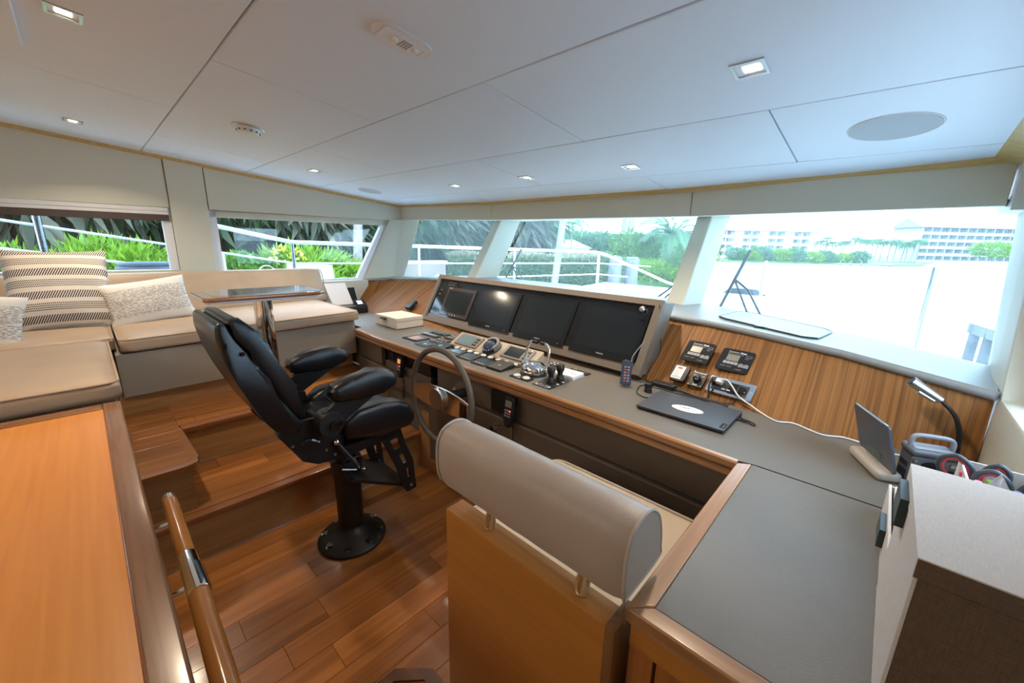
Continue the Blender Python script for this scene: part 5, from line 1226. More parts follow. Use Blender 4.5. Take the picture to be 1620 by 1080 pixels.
for k, (x, y, lean, cm, nm) in enumerate(((.212, 1.30, -.06, 'pink', 'bright pink'), (.225, 1.27, -.03, 'pink_pale', 'pale pink'), (.238, 1.29, .0, 'lime', 'lime green'), (.252, 1.315, .02, 'pink', 'rose pink topped green'), (.290, 1.32, .06, 'lime', 'lime, rightmost'), (.266, 1.27, .04, 'print_blue', 'blue capped white'))):
    t = thing('pen', (x, y, DZ+.007), f'{nm} pen standing in the linen caddy', 'pen')
    d_ = V((math.sin(lean), -.04, 1)).normalized(); p0 = V((x, y, DZ+.0075))
    obj('barrel', B().cyl(p0, p0+d_*.180, .0058, n=10), 'lime' if cm in ('pink', 'pink_pale', 'lime') else 'white_plastic', t)
    obj('cap', B().cyl(p0+d_*.176, p0+d_*.205, .0066, .0058, n=10), cm, t)
t = thing('folded_note', (.24, 1.24, DZ+.007), 'folded white paper slip poking up out of the linen caddy', 'paper')
obj('sheet', B().prism([(.222, 1.235, DZ+.012), (.262, 1.225, DZ+.012), (.262, 1.225, 1.03), (.240, 1.230, 1.083), (.222, 1.235, 1.04)], (0, .0012, 0)), 'paper', t)
obj('sheet', B().prism([(.232, 1.228, DZ+.012), (.272, 1.218, DZ+.012), (.274, 1.218, 1.02), (.243, 1.224, 1.078)], (0, .0012, 0)), 'paper', t)
wc = thing('white_cable', (.29, 1.80, DZ), 'loops of white cable at the back corner by the starboard wall', 'cable')
obj('loop', B().tube(smooth_path([(.21, 1.83, DZ+.006), (.245, 1.80, DZ+.03), (.275, 1.76, DZ+.045), (.30, 1.72, DZ+.03), (.31, 1.66, DZ+.008)], 6), .0042, 7), 'white_plastic', wc)
obj('loop', B().tube(smooth_path([(.205, 1.80, DZ+.005), (.25, 1.76, DZ+.022), (.285, 1.75, DZ+.026), (.31, 1.76, DZ+.01)], 6), .0042, 7), 'white_plastic', wc)

# ================================================================= CEILING FITTINGS
def cm(x, y): return frame((x, y, CZ(y)), (1, 0, 0), (0, -1, .11))     # z of this frame points down into the room
def spot(x, y, label, s=.042, lit=True):
    m = cm(x, y); t = thing('ceiling_spot', (x, y, CZ(y)), label, 'spotlight')
    b = B()
    o_ = [(-s, -s), (s, -s), (s, s), (-s, s)]; i_ = [(-s*.8, -s*.8), (s*.8, -s*.8), (s*.8, s*.8), (-s*.8, s*.8)]
    for k in range(4):
        a, c, d, e = o_[k], o_[(k+1) % 4], i_[(k+1) % 4], i_[k]
        b.prism([(a[0], a[1], -.002), (c[0], c[1], -.002), (d[0], d[1], -.002), (e[0], e[1], -.002)], (0, 0, .006), m=m)
    obj('bezel', b, 'steel', t, smooth=False)
    obj('reflector', B().box(-s*.8, s*.8, -s*.8, s*.8, -.004, -.001, m=m), 'chrome', t)
    obj('lens', B().box(-s*.35, s*.62, -s*.42, s*.42, -.001, .0015, m=m), 'lens_warm', t)
    l = bpy.data.lights.new('spot_lamp', 'AREA'); l.energy = LAMP_W; l.color = (1, .80, .58); l.shape = 'SQUARE'; l.size = .05; l.spread = math.radians(130)
    o = bpy.data.objects.new('spot_lamp', l); C.objects.link(o); o.parent = t; o.location = (0, .0, -.012); return t
spot(-2.01, .080, 'square ceiling spotlight by the access panel, nearest top left')
spot(-3.74, .092, 'square ceiling spotlight above the settee corner, close to the port wall')
spot(-3.41, 1.354, 'small ceiling spotlight over the fore end of the settee')
spot(-2.633, 2.125, 'leftmost of the three small spotlights along the windscreen')
spot(-1.903, 2.146, 'middle one of the three small spotlights along the windscreen')
spot(-1.164, 2.190, 'rightmost of the three small spotlights along the windscreen')
spot(-.410, 1.443, 'large bright square ceiling spotlight over the laptop', .046)
for x, y, r, lab in ((-3.69, 1.955, .105, 'round flush ceiling speaker in the port forward corner'), (-.087, 2.113, .131, 'large round flush ceiling speaker in the starboard forward corner')):
    m = cm(x, y); t = thing('ceiling_speaker', (x, y, CZ(y)), lab, 'speaker')
    obj('grille', B().lathe([(r-.004, -.002), (r-.004, .003), (0.0, .0035)], m=m, n=48), mat('speaker_cloth_%d' % int(r*1000), (.50, .56, .62), .8, bump=(1500, .3)), t)
    obj('rim', B().tube([m @ V((r*math.cos(2*PI*k/56), r*math.sin(2*PI*k/56), .0)) for k in range(56)], .0035, 6, closed=True), 'shade_white', t)
m = cm(-1.198, .769); t = thing('ceiling_alarm', (-1.198, .769, CZ(.769)), 'long oval white alarm unit with sensor eyes on the ceiling', 'alarm')
obj('trim_ring', B().prism([(x, y, 0) for x, y, z in rrect(-.052, .052, -.094, .094, .05, n=10)], (0, 0, .008), bev=.003, m=m), 'white_plastic', t)
obj('inset', B().prism([(x, y, .0078) for x, y, z in rrect(-.040, .040, -.074, .074, .008, n=4)], (0, 0, .003), bev=.001, m=m), 'frame_white', t)
obj('sensor_eye', B().sphere((.0, .03, .010), .014, (1, 1, .6), 18, 10, m=m), 'white_plastic', t)
obj('sensor_eye', B().sphere((.0, -.042, .010), .012, (1, 1, .6), 18, 10, m=m), 'white_plastic', t)
for k in range(4): obj('sound_slot', B().box(-.022, .022, -.024+.009*k, -.020+.009*k, .0105, .0115, m=m), 'print_grey', t)
for k in range(5): obj('sound_slot', B().cyl((-.018+.009*k, -.064, .0105), (-.018+.009*k, -.064, .0115), .002, n=8, m=m), 'print_grey', t)
m = cm(-2.72, .743); t = thing('smoke_detector', (-2.72, .743, CZ(.743)), 'small round white smoke detector on the ceiling before the settee', 'detector')
obj('rim', B().lathe([(.078, -.001), (.078, .002), (.066, .006)], m=m, n=40), 'steel', t)
obj('body', B().lathe([(.060, .004), (.058, .020), (.048, .034), (.0, .038)], m=m, n=40), 'white_plastic', t)
for k in range(12):
    a = 2*PI*k/12; obj('smoke_slot', B().box(-.006, .006, -.0015, .0015, .018, .026, m=m @ Matrix.Rotation(a, 4, 'Z') @ Matrix.Translation((0, -.056, 0))), 'black_plastic', t)
# roller shade at the first side window
rs = thing('roller_shade', (WL(0)+.02, -.9, 1.65), 'half raised roller shade with white roll and brown cloth at the aft port window', 'blind')
def strip(nm, z0, z1, off, t, m, bev=.002):
    return obj(nm, B().hull8([(WL(-2.4)+off, -2.4, z0), (WL(.535)+off, .535, z0), (WL(.535)+off-t, .535, z0), (WL(-2.4)+off-t, -2.4, z0)], [(WL(-2.4)+off, -2.4, z1), (WL(.535)+off, .535, z1), (WL(.535)+off-t, .535, z1), (WL(-2.4)+off-t, -2.4, z1)], bev=bev), m, rs)
strip('cassette', 1.722, 1.752, -.004, .024, 'shade_white', .004)
strip('bottom_bar', 1.697, 1.721, -.008, .018, 'shade_white', .004)
strip('cloth', 1.648, 1.697, -.014, .003, 'shade_brown', 0)
# ================================================================= OUTSIDE
RW = random.Random(11)
WZ = -2.6
struct('floor', B().prism([(1500*math.cos(2*PI*k/64), 1500*math.sin(2*PI*k/64)+400, WZ-.3) for k in range(64)], (0, 0, .3)), 'water', None, smooth=False)
# ---- the yacht's own deck, bulwark and rails
hl = thing('foredeck', (-1.87, 4, WZ), 'white deck and hull of the yacht itself below the windscreen', 'boat')
def slab(nm, poly, z0, z1, m_='gelcoat'): return obj(nm, B().prism([(x, y, z0) for x, y in poly], (0, 0, z1-z0)), m_, hl, smooth=30)
for lab, poly in (('white port side deck outside the settee windows', [(-5.5, -4), (-4.62, -4), (-4.62, 2.3), (-4.45, 2.9), (-5.2, 3.0), (-5.45, 1.7)]), ('white starboard side deck outside the right wall', [(.70, -4), (1.76, -4), (1.71, 1.7), (1.4, 3.0), (.70, 2.9)])):
    tag(obj('side_deck', B().prism([(x, y, WZ+.02) for x, y in poly], (0, 0, .23-WZ)), 'gelcoat', None, smooth=30), lab, 'deck')
slab('bow_deck', [(-4.45, 2.9), (-3.3, 3.6), (-.8, 3.6), (.70, 2.9), (1.4, 3.0), (.81, 5.5), (-.29, 8.2), (-1.34, 9.6), (-2.4, 9.6), (-3.45, 8.2), (-4.55, 5.5), (-5.2, 3.0)], WZ+.02, .25)
obj('deck_trunk', B().hull8([(-3.5, 3.9, .25), (-3.72, 6.35, .25), (.0, 6.35, .25), (-.24, 3.9, .25)], [(-3.4, 4.0, .90), (-3.66, 6.25, .92), (-.06, 6.25, .92), (-.34, 4.0, .90)], bev=.04), 'gelcoat', hl)
obj('bulwark', B().hull8([(-5.42, 1.62, .25), (-5.30, 2.30, .25), (-5.26, 2.30, .25), (-5.38, 1.62, .25)], [(-5.42, 1.72, 1.262), (-5.34, 2.22, 1.215), (-5.30, 2.22, 1.215), (-5.38, 1.72, 1.262)]), 'gelcoat', hl)
rl = thing('deck_rail', (-1.87, 4, .25), 'white and polished deck railing round the bow outside the windows', 'railing')
RP = [(-5.2, -1.2, 2.11), (-5.2, 1.70, 1.502), (-5.19, 1.76, 1.497), (-4.14, 6.68, 1.425), (-4.06, 6.85, 1.40), (-3.25, 8.04, .85), (-2.5, 9.0, .52)]
SP = [(1.46, 1.73, 1.49), (.40, 6.66, 1.41), (.32, 6.85, 1.385), (-.48, 8.04, .76), (-1.24, 9.0, .50)]
for nm, P_ in (('top_rail', RP), ('top_rail', SP)): obj(nm, B().tube(P_, .024, 10), 'rail_white', rl)
obj('mid_rail', B().tube([(-5.2, -1.2, 1.769), (-5.2, 1.73, 1.252)], .011, 8), 'rail_white', rl)
obj('mid_rail', B().tube([(-5.2, -1.2, 1.545), (-5.2, 1.73, 1.02)], .011, 8), 'rail_white', rl)
def on(x0, y0, x1, y1, y): return x0+(x1-x0)*(y-y0)/(y1-y0)
for z0, z1, ye, ze in ((1.252, 1.215, 7.9, .86), (1.02, 1.01, 7.5, .70)):
    obj('mid_rail', B().tube([(-5.2, 1.73, z0), (-4.11, 6.78, z1), (on(-4.11, 6.78, -3.25, 8.04, ye-.2), ye-.2, z1-.05)], .011, 8), 'rail_white', rl)
for (x, y, z, r, m_) in ((-5.2, -.205, 1.86, .026, 'rail_steel'), (-5.2, 1.73, 1.49, .019, 'rail_steel'), (-4.87, 3.26, 1.47, .016, 'rail_white'), (-4.52, 4.86, 1.45, .018, 'rail_white'), (-4.11, 6.78, 1.42, .026, 'rail_white'), (.366, 6.78, 1.40, .020, 'rail_steel')):
    obj('stanchion', B().cyl((x, y, .25), (x, y, z), r, n=14), m_, rl)
t = thing('bollard', (-5.22, 1.02, .25), 'short white capped post outside the second port window', 'bollard')
obj('post', B().lathe([(.035, 0), (.035, 1.10), (.03, 1.125), (0, 1.13)], (-5.22, 1.02, .25), 20), 'rail_white', t)
t = thing('rope_coil', (-4.95, .40, .25), 'coil of blue-grey mooring rope heaped outside the aft port window', 'rope')
for k in range(6):
    r = .28-.02*k; obj('loop', B().tube([(-4.95+r*.55*math.cos(a), .40+r*math.sin(a), 1.10+.036*k) for a in [2*PI*i/28 for i in range(28)]], .020, 8, closed=True), 'rope_blue', t)
obj('locker', B().box(-5.15, -4.75, -.0, .80, .25, 1.08, bev=.02), 'gelcoat', t)
t = thing('mooring_cleat', (-5.3, 1.45, .25), 'thin chrome hoop on the port deck beyond the settee back', 'cleat')
obj('hoop', B().tube(arc((-5.3, 1.46, 1.14), .085, 0, PI, 14, 'YZ'), .008, 8), 'chrome', t)
obj('stem', B().cyl((-5.3, 1.46, .25), (-5.3, 1.46, 1.14), .02, n=12), 'rail_white', t)
# wipers standing on the outer face of the panes
def wiper(bl, arms, label):
    t = thing('windscreen_wiper', bl[0], label, 'wiper')
    obj('blade', B().tube(bl, .011, 6), 'wiper_black', t)
    for a in arms: obj('arm', B().tube(a, .008, 6), 'wiper_black', t)
    obj('pivot', B().sphere(arms[0][-1], .02, (1, 1, 1), 10, 8), 'wiper_black', t)
wiper([(-3.10, 3.20, 1.17), (-3.02, 3.36, 1.48)], [[(-3.06, 3.26, 1.29), (-2.96, 3.26, 1.26), (-2.86, 3.21, 1.15)], [(-3.06, 3.27, 1.28), (-2.92, 3.21, 1.14)]], 'wiper at the left edge of the middle windscreen pane')
wiper([(-1.15, 3.14, 1.16), (-1.12, 3.42, 1.60)], [[(-1.17, 3.25, 1.32), (-1.28, 3.17, 1.19), (-1.36, 3.12, 1.11)], [(-1.16, 3.2, 1.28), (-1.30, 3.11, 1.10)]], 'wiper at the right edge of the middle windscreen pane')
wiper([(-.86, 3.11, 1.10), (-.76, 3.30, 1.52)], [[(-.80, 3.20, 1.31), (-.70, 3.14, 1.25), (-.55, 2.98, 1.08)], [(-.80, 3.19, 1.30), (-.63, 2.98, 1.08)]], 'wiper with double arm in the starboard windscreen pane')
# ---- foliage
def leaf_mesh(name, L, m):
    """L = list of (position, tip direction, side direction, length, width): one pointed blade each"""
    vs, fs = [], []
    for p, d, s, l, w in L:
        i = len(vs); q = p+d*l*.45
        vs += [p, q+s*w*.5, p+d*l, q-s*w*.5]; fs.append((i, i+1, i+2, i+3))
    me = bpy.data.meshes.new(name); me.from_pydata([tuple(v) for v in vs], [], fs); me.materials.append(MATS[m]); return me
def link(name, me, parent, stuff=False):
    o = bpy.data.objects.new(name, me); C.objects.link(o); o.parent = parent; WO[o.name] = WO[parent.name]
    if stuff: o['kind'] = 'stuff'
    return o
def rnd_dir():
    while True:
        v = V((RW.uniform(-1, 1), RW.uniform(-1, 1), RW.uniform(-1, 1)))
        if .05 < v.length < 1: return v.normalized()
def cloud(rx, ry, rz, h, n, l, w, upw=.4, hang=0., inner=.55, lump=.25):
    """leaves through a lumpy ellipsoid whose centre is h above the root"""
    L = []
    for _ in range(n):
        d = rnd_dir(); k = inner+(1-inner)*RW.random()**.6
        k *= 1+lump*mnoise.noise(d*2.3+V((rx*3, n*.01, 0)))
        p = V((d.x*rx*k, d.y*ry*k, d.z*rz*k+h))
        t = (d+rnd_dir()*.8+V((0, 0, upw))-V((0, 0, hang))).normalized(); s = t.cross(rnd_dir()).normalized()
        ll = l*RW.uniform(.6, 1.3); L.append((p, t, s, ll, w*RW.uniform(.7, 1.3)))
    return L
def stems(n, r, h):
    b = B()
    for k in range(n):
        a = 2*PI*k/n+RW.random(); b.tube([(0, 0, 0), (r*.5*math.cos(a), r*.5*math.sin(a), h*.5), (r*math.cos(a), r*math.sin(a), h)], [.03, .02, .008], 5)
    me = bpy.data.meshes.new('stem'); b.bm.to_mesh(me); b.bm.free(); me.materials.append(MATS['trunk']); return me
def plant(name, x, y, z, fol, st, label, cat, group=None, sc=1., rot=None):
    t = thing(name, (x, y, z), label, cat, group); t.scale = (sc, sc, sc)
    t.rotation_euler = (0, 0, RW.uniform(0, 6.28) if rot is None else rot)
    f = bpy.data.objects.new('foliage', fol); C.objects.link(f); f.parent = t; f['kind'] = 'stuff'
    s = bpy.data.objects.new('stem', st); C.objects.link(s); s.parent = t
    return t
# the banks
struct('floor', B().prism([(-8.3, -25, -3), (-8.6, 3, -3), (-13.5, 10.3, -3), (-9.35, 17.0, -3), (-6.6, 20, -3), (-9, 25, -3), (-12, 28.5, -3), (-16, 28.0, -3), (-13.2, 20.5, -3), (-15.5, 15.5, -3), (-24, 19, -3), (-60, 22, -3), (-60, -25, -3)], (0, 0, 3.25)), 'grass', None, smooth=False)
sw_ = thing('seawall', (-13.4, 8.2, .25), 'low pinkish rendered wall seen through the port windscreen pane', 'wall')
obj('wall', B().hull8([(-13.7, 6.2, .2), (-12.95, 9.9, .2), (-13.2, 10.0, .2), (-13.95, 6.3, .2)], [(-13.7, 6.2, .80), (-12.95, 9.9, .80), (-13.2, 10.0, .80), (-13.95, 6.3, .80)]), 'seawall', sw_)
obj('coping', B().hull8([(-13.66, 6.15, .80), (-12.9, 9.95, .80), (-13.25, 10.05, .80), (-14.0, 6.25, .80)], [(-13.66, 6.15, .86), (-12.9, 9.95, .86), (-13.25, 10.05, .86), (-14.0, 6.25, .86)]), 'stucco', sw_)
# bright ferny shrubs just beyond the port windows
ferns = [leaf_mesh('foliage', cloud(1.25, 1.25, .75, .5, 3800, .29, .062, upw=.5, lump=.5), 'leaf_bright') for _ in range(2)]
broad = [leaf_mesh('foliage', cloud(1.05, 1.05, .80, .5, 2200, .24, .11, upw=.25, lump=.5), 'leaf_mid') for _ in range(2)]
st_f = stems(7, .7, .8)
for k, (x, y, s_, f_, lab) in enumerate((
    (-12.6, -2.3, .68, ferns[0], 'bright green ferny shrub outside the aft port window, at the left picture edge'),
    (-12.2, -.9, .76, ferns[1], 'bright green ferny shrub left of the dark railing post'),
    (-11.6, .40, .88, ferns[0], 'tallest bright green ferny shrub right of the dark railing post'),
    (-11.0, 1.25, .68, ferns[1], 'bright green ferny shrub above the coil of rope'),
    (-10.6, 2.25, .72, broad[0], 'broad-leaved green shrub at the left side of the second port window'),
    (-10.1, 3.0, .74, broad[1], 'broad-leaved shrub with yellow blooms in the second port window'),
    (-10.2, 3.6, .82, ferns[1], 'ferny shrub rising behind the railing corner post'),
    (-9.9, 4.5, .62, ferns[0], 'arching ferny shrub right of the railing corner post'),
    (-10.0, 5.5, .50, broad[0], 'green shrub at the foot of the grey palm trunk'),
    (-12.2, 6.6, .40, broad[1], 'low green shrub before the pinkish wall'))):
    plant('shrub', x, y, .20, f_, st_f, lab, 'shrub', 'shrubs along the bank', s_)
b_ = cloud(.35, .35, .2, .0, 60, .12, .09, lump=.3)
t = thing('yellow_bloom', (-9.62, 3.05, 1.18), 'cluster of yellow-orange leaves on the shrub in the second port window', 'flower'); link('petals', leaf_mesh('petals', b_, 'flower'), t, True)
# dark palms behind them
dark = [leaf_mesh('foliage', cloud(2.3, 2.3, 2.6, 2.9, 2600, .95, .17, upw=-.1, hang=.9, inner=.45, lump=.3), 'leaf_dark') for _ in range(2)]
dark.append(leaf_mesh('foliage', cloud(2.2, 2.2, 2.7, 2.8, 2400, .95, .18, upw=-.1, hang=1.1, inner=.4, lump=.3), 'leaf_thatch'))
_b = B().tube([(0, 0, 0), (.05, .02, 2), (.02, .08, 4.6)], [.20, .17, .13], 8); me_ = bpy.data.meshes.new('stem'); _b.bm.to_mesh(me_); _b.bm.free(); me_.materials.append(MATS['trunk']); st_d = me_
k = 0
for i in range(13):
    x = -16.3+.45*(i % 3)-(.10*i if i > 7 else 0); y = -4.5+1.95*i
    plant('dark_palm', x, y, .2, dark[i % 3], st_d, 'dark drooping palm in the dense thicket behind the shrubs and wall', 'tree', 'dark palm thicket on the bank', RW.uniform(.9, 1.12))
for i in range(9):
    plant('dark_palm', -19.5-.2*(i % 2), -6+3.1*i, .2, dark[(i+1) % 2], st_d, 'dark drooping palm in the dense thicket behind the shrubs and wall', 'tree', 'dark palm thicket on the bank', RW.uniform(1.15, 1.4))
# palm trunks
def bare_trunk(x0, y0, x1, y1, h, r, label, crown=None, z=.2):
    t = thing('palm_trunk', (x0, y0, z), label, 'tree')
    obj('trunk', B().tube([(x0, y0, z), ((x0+x1)/2, (y0+y1)/2, z+h/2), (x1, y1, z+h)], [r*1.15, r, r*.9], 12), 'trunk', t)
    return t
def fronds(n, l, w, droop=1.0, nleaf=22):
    """feather palm crown: n arching fronds, each a rib with two rows of leaflets"""
    L = []
    for k in range(n):
        a = 2*PI*k/n+RW.uniform(-.2, .2); e = RW.uniform(.1, 1.15); ln = l*RW.uniform(.8, 1.1); dh = V((math.cos(a), math.sin(a), 0)); p = V((0, 0, 0)); el = e
        for q in range(nleaf):
            st = ln/nleaf; d = dh*math.cos(el)+V((0, 0, math.sin(el))); p = p+d*st; el -= droop*1.9/nleaf
            sd = dh.cross(V((0, 0, 1))); f = math.sin(PI*(q+1)/(nleaf+1))**.6
            for sg in (1, -1): L.append((p.copy(), (sd*sg+d*.7-V((0, 0, .35))).normalized(), d.cross(sd).normalized().cross(sd*sg).normalized() if False else d, w*6*f*RW.uniform(.8, 1.1), w))
            L.append((p-d*st, d, sd, st*1.1, w*.6))
    return L
def palm(name, x, y, z, h, lean, r, fol, label, group=None, sc=1.):
    t = thing(name, (x, y, z), label, 'tree', group)
    obj('trunk', B().tube(smooth_path([(x, y, z), (x+lean[0]*.35, y+lean[1]*.35, z+h*.5), (x+lean[0], y+lean[1], z+h)], 5), [r*(1.25-.5*i/10) for i in range(11)], 9), 'trunk', t)
    f = bpy.data.objects.new('crown', fol); C.objects.link(f); f.parent = t; f.location = (lean[0], lean[1], h); f.scale = (sc, sc, sc); f['kind'] = 'stuff'
    return t
bare_trunk(-10.75, 5.15, -11.05, 5.75, 6, .11, 'pale grey palm trunk crossing the second port window')
t = thing('mooring_pole', (-7.7, 9.8, WZ), 'leaning pale mottled pole in the middle of the centre windscreen pane', 'pole'); obj('pole', B().tube([(-7.7, 9.75, WZ-.2), (-7.9, 10.4, .2), (-8.25, 11.6, 5)], [.13, .12, .10], 12), 'trunk', t)
bare_trunk(-12.6, 24.3, -13.1, 25.6, 6.5, .21, 'right one of a pair of pale palm trunks in the centre pane')
bare_trunk(-14.0, 26.0, -14.5, 27.2, 6.5, .20, 'left one of a pair of pale palm trunks in the centre pane')
coco = leaf_mesh('crown', fronds(28, 2.7, .085, .95, 28), 'leaf_palm')
palm('coconut_palm', -8.15, 19.95, .1, 2.1, (-.25, .9), .13, coco, 'feathery coconut palm at the right of the centre windscreen pane')
# clipped hedge
hg = thing('clipped_hedge', (-11.2, 12.8, .1), 'long clipped hedge with pinkish top across the port and centre panes', 'hedge')
HA, HB_ = V((-13.2, 10.2, 0)), V((-9.0, 16.9, 0)); hd = (HB_-HA); hn = V((hd.y, -hd.x, 0)).normalized(); hlen = hd.length; hd.normalize()
def hedge_leaves(n, top):
    L = []
    for _ in range(n):
        a = RW.uniform(0, hlen)
        if top: p = HA+hd*a-hn*RW.uniform(-.1, 2.4)+V((0, 0, 1.0+RW.uniform(-.05, .08)+.07*math.sin(a*2.1)))
        else: p = HA+hd*a+hn*RW.uniform(-.02, .14)+V((0, 0, RW.uniform(-1.2, 1.02)))
        d = (rnd_dir()+(V((0, 0, .8)) if top else hn*.6)).normalized(); L.append((p-WO[hg.name], d, d.cross(rnd_dir()).normalized(), RW.uniform(.10, .2), RW.uniform(.05, .09)))
    return L
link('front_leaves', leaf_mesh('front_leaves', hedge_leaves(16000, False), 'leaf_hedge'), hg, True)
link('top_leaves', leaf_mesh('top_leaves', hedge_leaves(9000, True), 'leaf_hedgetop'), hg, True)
obj('core', B().prism([tuple(p+V((0, 0, .1))) for p in (HA, HB_, HB_-hn*2.3, HA-hn*2.3)], (0, 0, .85)), 'soil', hg)
# rounder bushes round the centre pane
bush_m = [leaf_mesh('foliage', cloud(1.5, 1.5, .60, .32, 3200, .22, .09, upw=.4, lump=.4), 'leaf_bright'), leaf_mesh('foliage', cloud(1.4, 1.4, 1.3, .8, 2600, .30, .13, upw=.2, lump=.5), 'leaf_mid')]
for x, y, s_, m_, lab in ((-11.2, 18.3, 1.05, 0, 'bright yellow-green round bush behind the hedge in the centre pane'), (-9.4, 18.6, .85, 0, 'yellow-green bush in front of the pair of palm trunks'), (-8.3, 18.9, .80, 0, 'green bush at the foot of the coconut palm'), (-7.3, 19.6, .62, 1, 'small dark bush at the right end of the bank'), (-13.3, 14.9, .92, 0, 'green bush behind the left wiper of the centre pane'), (-9.9, 20.0, .95, 1, 'leafy bush behind the coconut palm trunk')):
    plant('bush', x, y, .15, bush_m[m_], st_f, lab, 'bush', None, s_)
for x, y, lab in ((-7.08, 12.82, 'left one of two weathered dock pilings in the centre pane'), (-6.68, 13.25, 'right one of two weathered dock pilings in the centre pane')):
    t = thing('dock_piling', (x, y, WZ), lab, 'piling'); obj('pile', B().cyl((x, y, WZ-.2), (x, y, 1.16), .23, n=18), 'piling', t); obj('cap', B().cyl((x, y, 1.16), (x, y, 1.2), .235, .18, n=18), 'piling', t)
# weeping tree right of the port pillar
plant('dark_palm', -17.0, 18.6, .2, leaf_mesh('foliage', cloud(2.0, 2.0, 2.4, 2.6, 1800, .8, .16, upw=-.1, hang=.9, inner=.45), 'leaf_palm'), st_d, 'paler drooping palm at the left side of the centre windscreen pane', 'tree', None, 1.1)
# ---- far shore
struct('floor', B().prism([(-420, 60, WZ-.2), (-160, 92, WZ-.2), (-92, 112, WZ-.2), (-60, 148, WZ-.2), (-41, 158, WZ-.2), (-11, 187, WZ-.2), (0, 181, WZ-.2), (12, 205, WZ-.2), (26, 233, WZ-.2), (80, 275, WZ-.2), (300, 420, WZ-.2), (300, 800, WZ-.2), (-420, 800, WZ-.2)], (0, 0, .75)), 'grass', None, smooth=False)
far_m = [leaf_mesh('foliage', cloud(5.2, 5.2, 3.6, 3.2, 2600, .95, .5, upw=.3, lump=.45), 'leaf_far') for _ in range(2)]
man_m = leaf_mesh('foliage', cloud(5.5, 5.5, 3.3, 2.3, 3200, .8, .4, upw=.4, lump=.45), 'leaf_bright')
st_t = stems(6, 2.4, 3.4)
for k in range(9):
    f = k/8; NTH = ('first', 'second', 'third', 'fourth', 'fifth', 'sixth', 'seventh', 'eighth', 'ninth', 'tenth', 'eleventh', 'twelfth', 'thirteenth', 'fourteenth', 'fifteenth', 'sixteenth', 'seventeenth')
    plant('mangrove', -43+33*f+RW.uniform(-1, 1), 162+28*f+RW.uniform(-1, 1), -2.2, man_m if k % 2 else far_m[0], st_t, f'{NTH[k]} mangrove from the left on the far shore before the left apartment block', 'tree', 'mangroves on the far shore', RW.uniform(.62, .82) if k < 6 else .6)
for k in range(26):
    f = k/25; x = -135+80*f; y = 108+52*f+RW.uniform(0, 14)
    plant('shore_tree', x, y, -2, far_m[k % 2], st_t, 'hazy green tree in the belt along the far shore behind the centre pane', 'tree', 'tree belt on the far shore', RW.uniform(.95, 1.45))
plant('shore_tree', 26, 231, -1.9, leaf_mesh('foliage', cloud(5.8, 5.8, 2.6, 5.4, 2200, .9, .42, upw=.3, lump=.4), 'leaf_bright'), st_t, 'spreading bright green tree before the right apartment block', 'tree', None, 1.)
crown_f = leaf_mesh('crown', fronds(16, 2.8, .28, 1.2, 7), 'leaf_palm')
for k in range(17):
    f = k/16; x = -22+29*f+RW.uniform(-.7, .7); y = 203+25*f+RW.uniform(-4, 3)
    palm('shore_palm', x, y, -2, RW.uniform(6.4, 8.6), (RW.uniform(-.6, .6), 0), .2, crown_f, f'{NTH[k]} slender palm from the left in the row between the two apartment blocks', 'palm row on the far shore', RW.uniform(.9, 1.25))
def local(o, ex):
    ex = V(ex).normalized(); return Matrix(((ex.x, -ex.y, 0, o[0]), (ex.y, ex.x, 0, o[1]), (0, 0, 1, o[2]), (0, 0, 0, 1)))
def block(name, o, ex, L, D, floors, fh, bays, label, wall, every, ridge):
    """apartment block: x along the front, front face at y=0 looking to -y"""
    t = thing(name, o, label, 'building'); m = local(o, ex); H = floors*fh
    obj('walls', B().box(0, L, 1.6, D, 0, H, m=m), wall, t, smooth=False)
    obj('roof', B().hull8([(-1, -.4, H), (L+1, -.4, H), (L+1, D+1, H), (-1, D+1, H)], [(-.5, D*.55, H+ridge), (L+.5, D*.55, H+ridge), (L+.5, D*.6, H+ridge), (-.5, D*.6, H+ridge)], m=m), 'roof_tile', t, smooth=False)
    for f in range(floors): obj('balcony_slab', B().box(0, L, 0, 1.7, f*fh-.12, f*fh+.12, m=m), wall, t, smooth=False)
    w = L/bays
    for k in range(bays+1): obj('fin_wall', B().box(k*w-.12, k*w+.12, 0, 1.7, 0, H, m=m), wall, t, smooth=False)
    for f in range(floors):
        for k in range(bays):
            if every and (k % every == every-1): 
                obj('wall_panel', B().box(k*w, (k+1)*w, .2, 1.7, f*fh, (f+1)*fh, m=m), wall, t, smooth=False); continue
            obj('window', B().box(k*w+w*.14, k*w+w*.80, 1.5, 1.62, f*fh+.3, f*fh+2.35, m=m), 'win_dark', t, smooth=False)
            obj('railing', B().box(k*w+.12, (k+1)*w-.12, .02, .10, f*fh+.15, f*fh+1.0, m=m), wall, t, smooth=False)
    return t
block('apartment_block', (-54.5, 181.5, -1.8), (31, 28, 0), 41, 11, 4, 2.75, 12, 'cream four storey apartment block with hipped roof beyond the mangroves, left', 'stucco', 3, 3.2)
block('apartment_block', (6.5, 232.5, -1.8), (26, 27, 0), 42, 12, 5, 2.75, 11, 'grey five storey apartment block with balconies at the right of the far shore', 'stucco_grey', 0, 3.8)
t = thing('shore_house', (-71.9, 101.3, -1.9), 'small low house with a pale hipped roof on the far shore, centre pane', 'building'); m = local((-77, 98, -1.9), (.58, .81, 0))
obj('walls', B().box(0, 13, 0, 7, 0, 2.9, m=m), 'stucco', t, smooth=False)
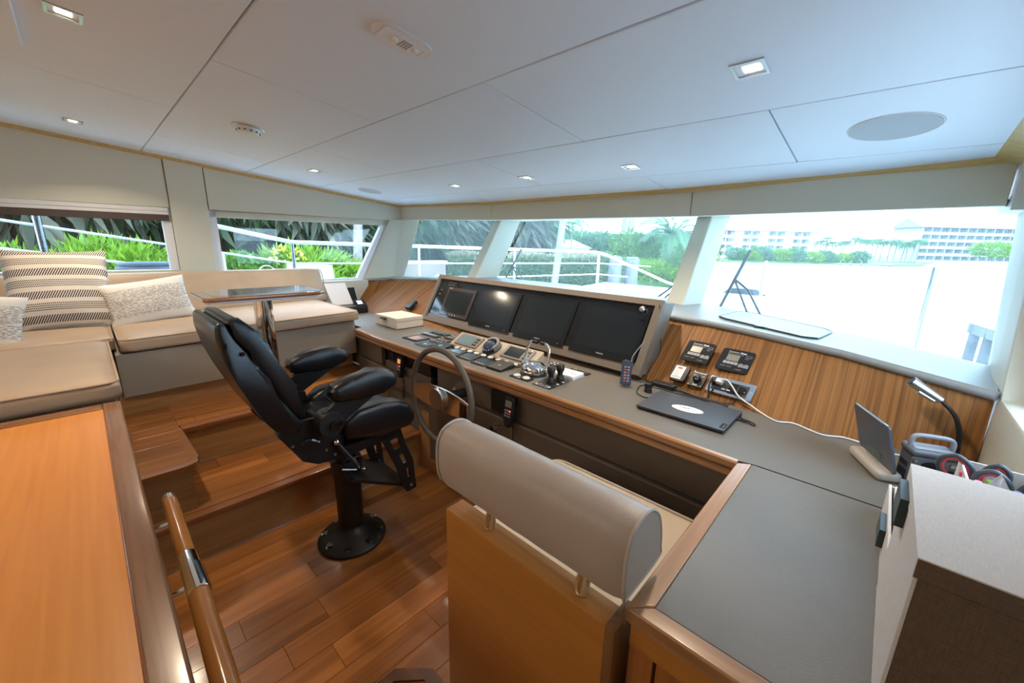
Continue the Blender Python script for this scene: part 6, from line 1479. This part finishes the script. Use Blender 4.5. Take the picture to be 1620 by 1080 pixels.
obj('roof', B().hull8([(-.8, -.8, 2.9), (13.8, -.8, 2.9), (13.8, 7.8, 2.9), (-.8, 7.8, 2.9)], [(4, 3.2, 5.4), (9, 3.2, 5.4), (9, 3.8, 5.4), (4, 3.8, 5.4)], m=m), 'roof_tile', t, smooth=False)
for k in range(4): obj('window', B().box(1+3*k, 2.6+3*k, -.05, .05, .9, 2.3, m=m), 'win_dark', t, smooth=False)
t = thing('shore_dock', (-6, 178, WZ), 'low grey floating dock and rocks at the far waterline between the blocks', 'dock'); m = local((-12.3, 168.5, WZ), (12, 11, 0))
obj('deck', B().box(0, 16, -1.2, 1.4, .35, .6, m=m), 'dock_wood', t, smooth=False)
for k in range(5): obj('piling', B().cyl((1+3.4*k, 1.5, -.3), (1+3.4*k, 1.5, 1.5), .18, n=8, m=m), 'piling', t)
# neighbouring pier at the right edge of the starboard pane, channel marks
t = thing('near_dock', (1.7, 13.2, WZ), 'weathered grey dock corner at the right edge of the starboard pane', 'dock'); m = local((1.50, 13.62, .02), (.35, -1.2, 0))
for k in range(7): obj('plank', B().box(.0+.19*k, .18+.19*k, .0, 1.5, -.05, .0, m=m), 'dock_wood', t)
for k in range(3): obj('piling', B().cyl((.15+.55*k, .08, WZ-.3), (.15+.55*k, .08, -.02), .09, n=10, m=m), 'piling', t)
obj('beam', B().box(.0, 1.35, .0, .10, -.22, -.05, m=m), 'dock_wood', t)
t = thing('moored_skiff', (-8.3, 32.3, WZ), 'small pale boat under a grey cover moored ahead, left of the starboard pane', 'boat'); m = local((-9.6, 34.0, WZ), (.86, -.52, 0))
obj('hull', B().hull8([(0, .3, -.1), (3.6, .1, -.1), (4.6, .7, .1), (3.6, 1.3, -.1), (0, 1.1, -.1)], [(0, 0, .75), (3.6, -.1, .8), (5.0, .7, .95), (3.6, 1.5, .8), (0, 1.4, .75)], m=m), mat('skiff_cream', (.62, .60, .46), .4), t)
obj('cover', B().hull8([(.2, .1, .76), (3.4, .0, .8), (3.4, 1.4, .8), (.2, 1.3, .76)], [(.5, .5, 1.25), (2.6, .5, 1.35), (2.6, .9, 1.35), (.5, .9, 1.25)], m=m), 'dark_grey', t)
t = thing('channel_post', (-5.07, 25.74, WZ), 'lone grey mooring post standing in the water ahead', 'post'); obj('pile', B().cyl((-5.07, 25.74, WZ-.2), (-5.07, 25.74, .9), .10, n=12), 'stucco_grey', t); obj('cap', B().cyl((-5.07, 25.74, .9), (-5.07, 25.74, .98), .11, .02, n=12), 'stucco', t)
t = thing('flag_palm', (-36.2, 51.5, WZ), 'thin dark mast with ragged palm top beyond the water in the centre pane', 'tree'); obj('trunk', B().tube([(-36.2, 51.5, WZ), (-36.3, 51.7, 4.6)], [.14, .10], 8), 'trunk', t)
f_ = bpy.data.objects.new('crown', crown_f); C.objects.link(f_); f_.parent = t; f_.location = (-.1, .2, 7.2); f_['kind'] = 'stuff'
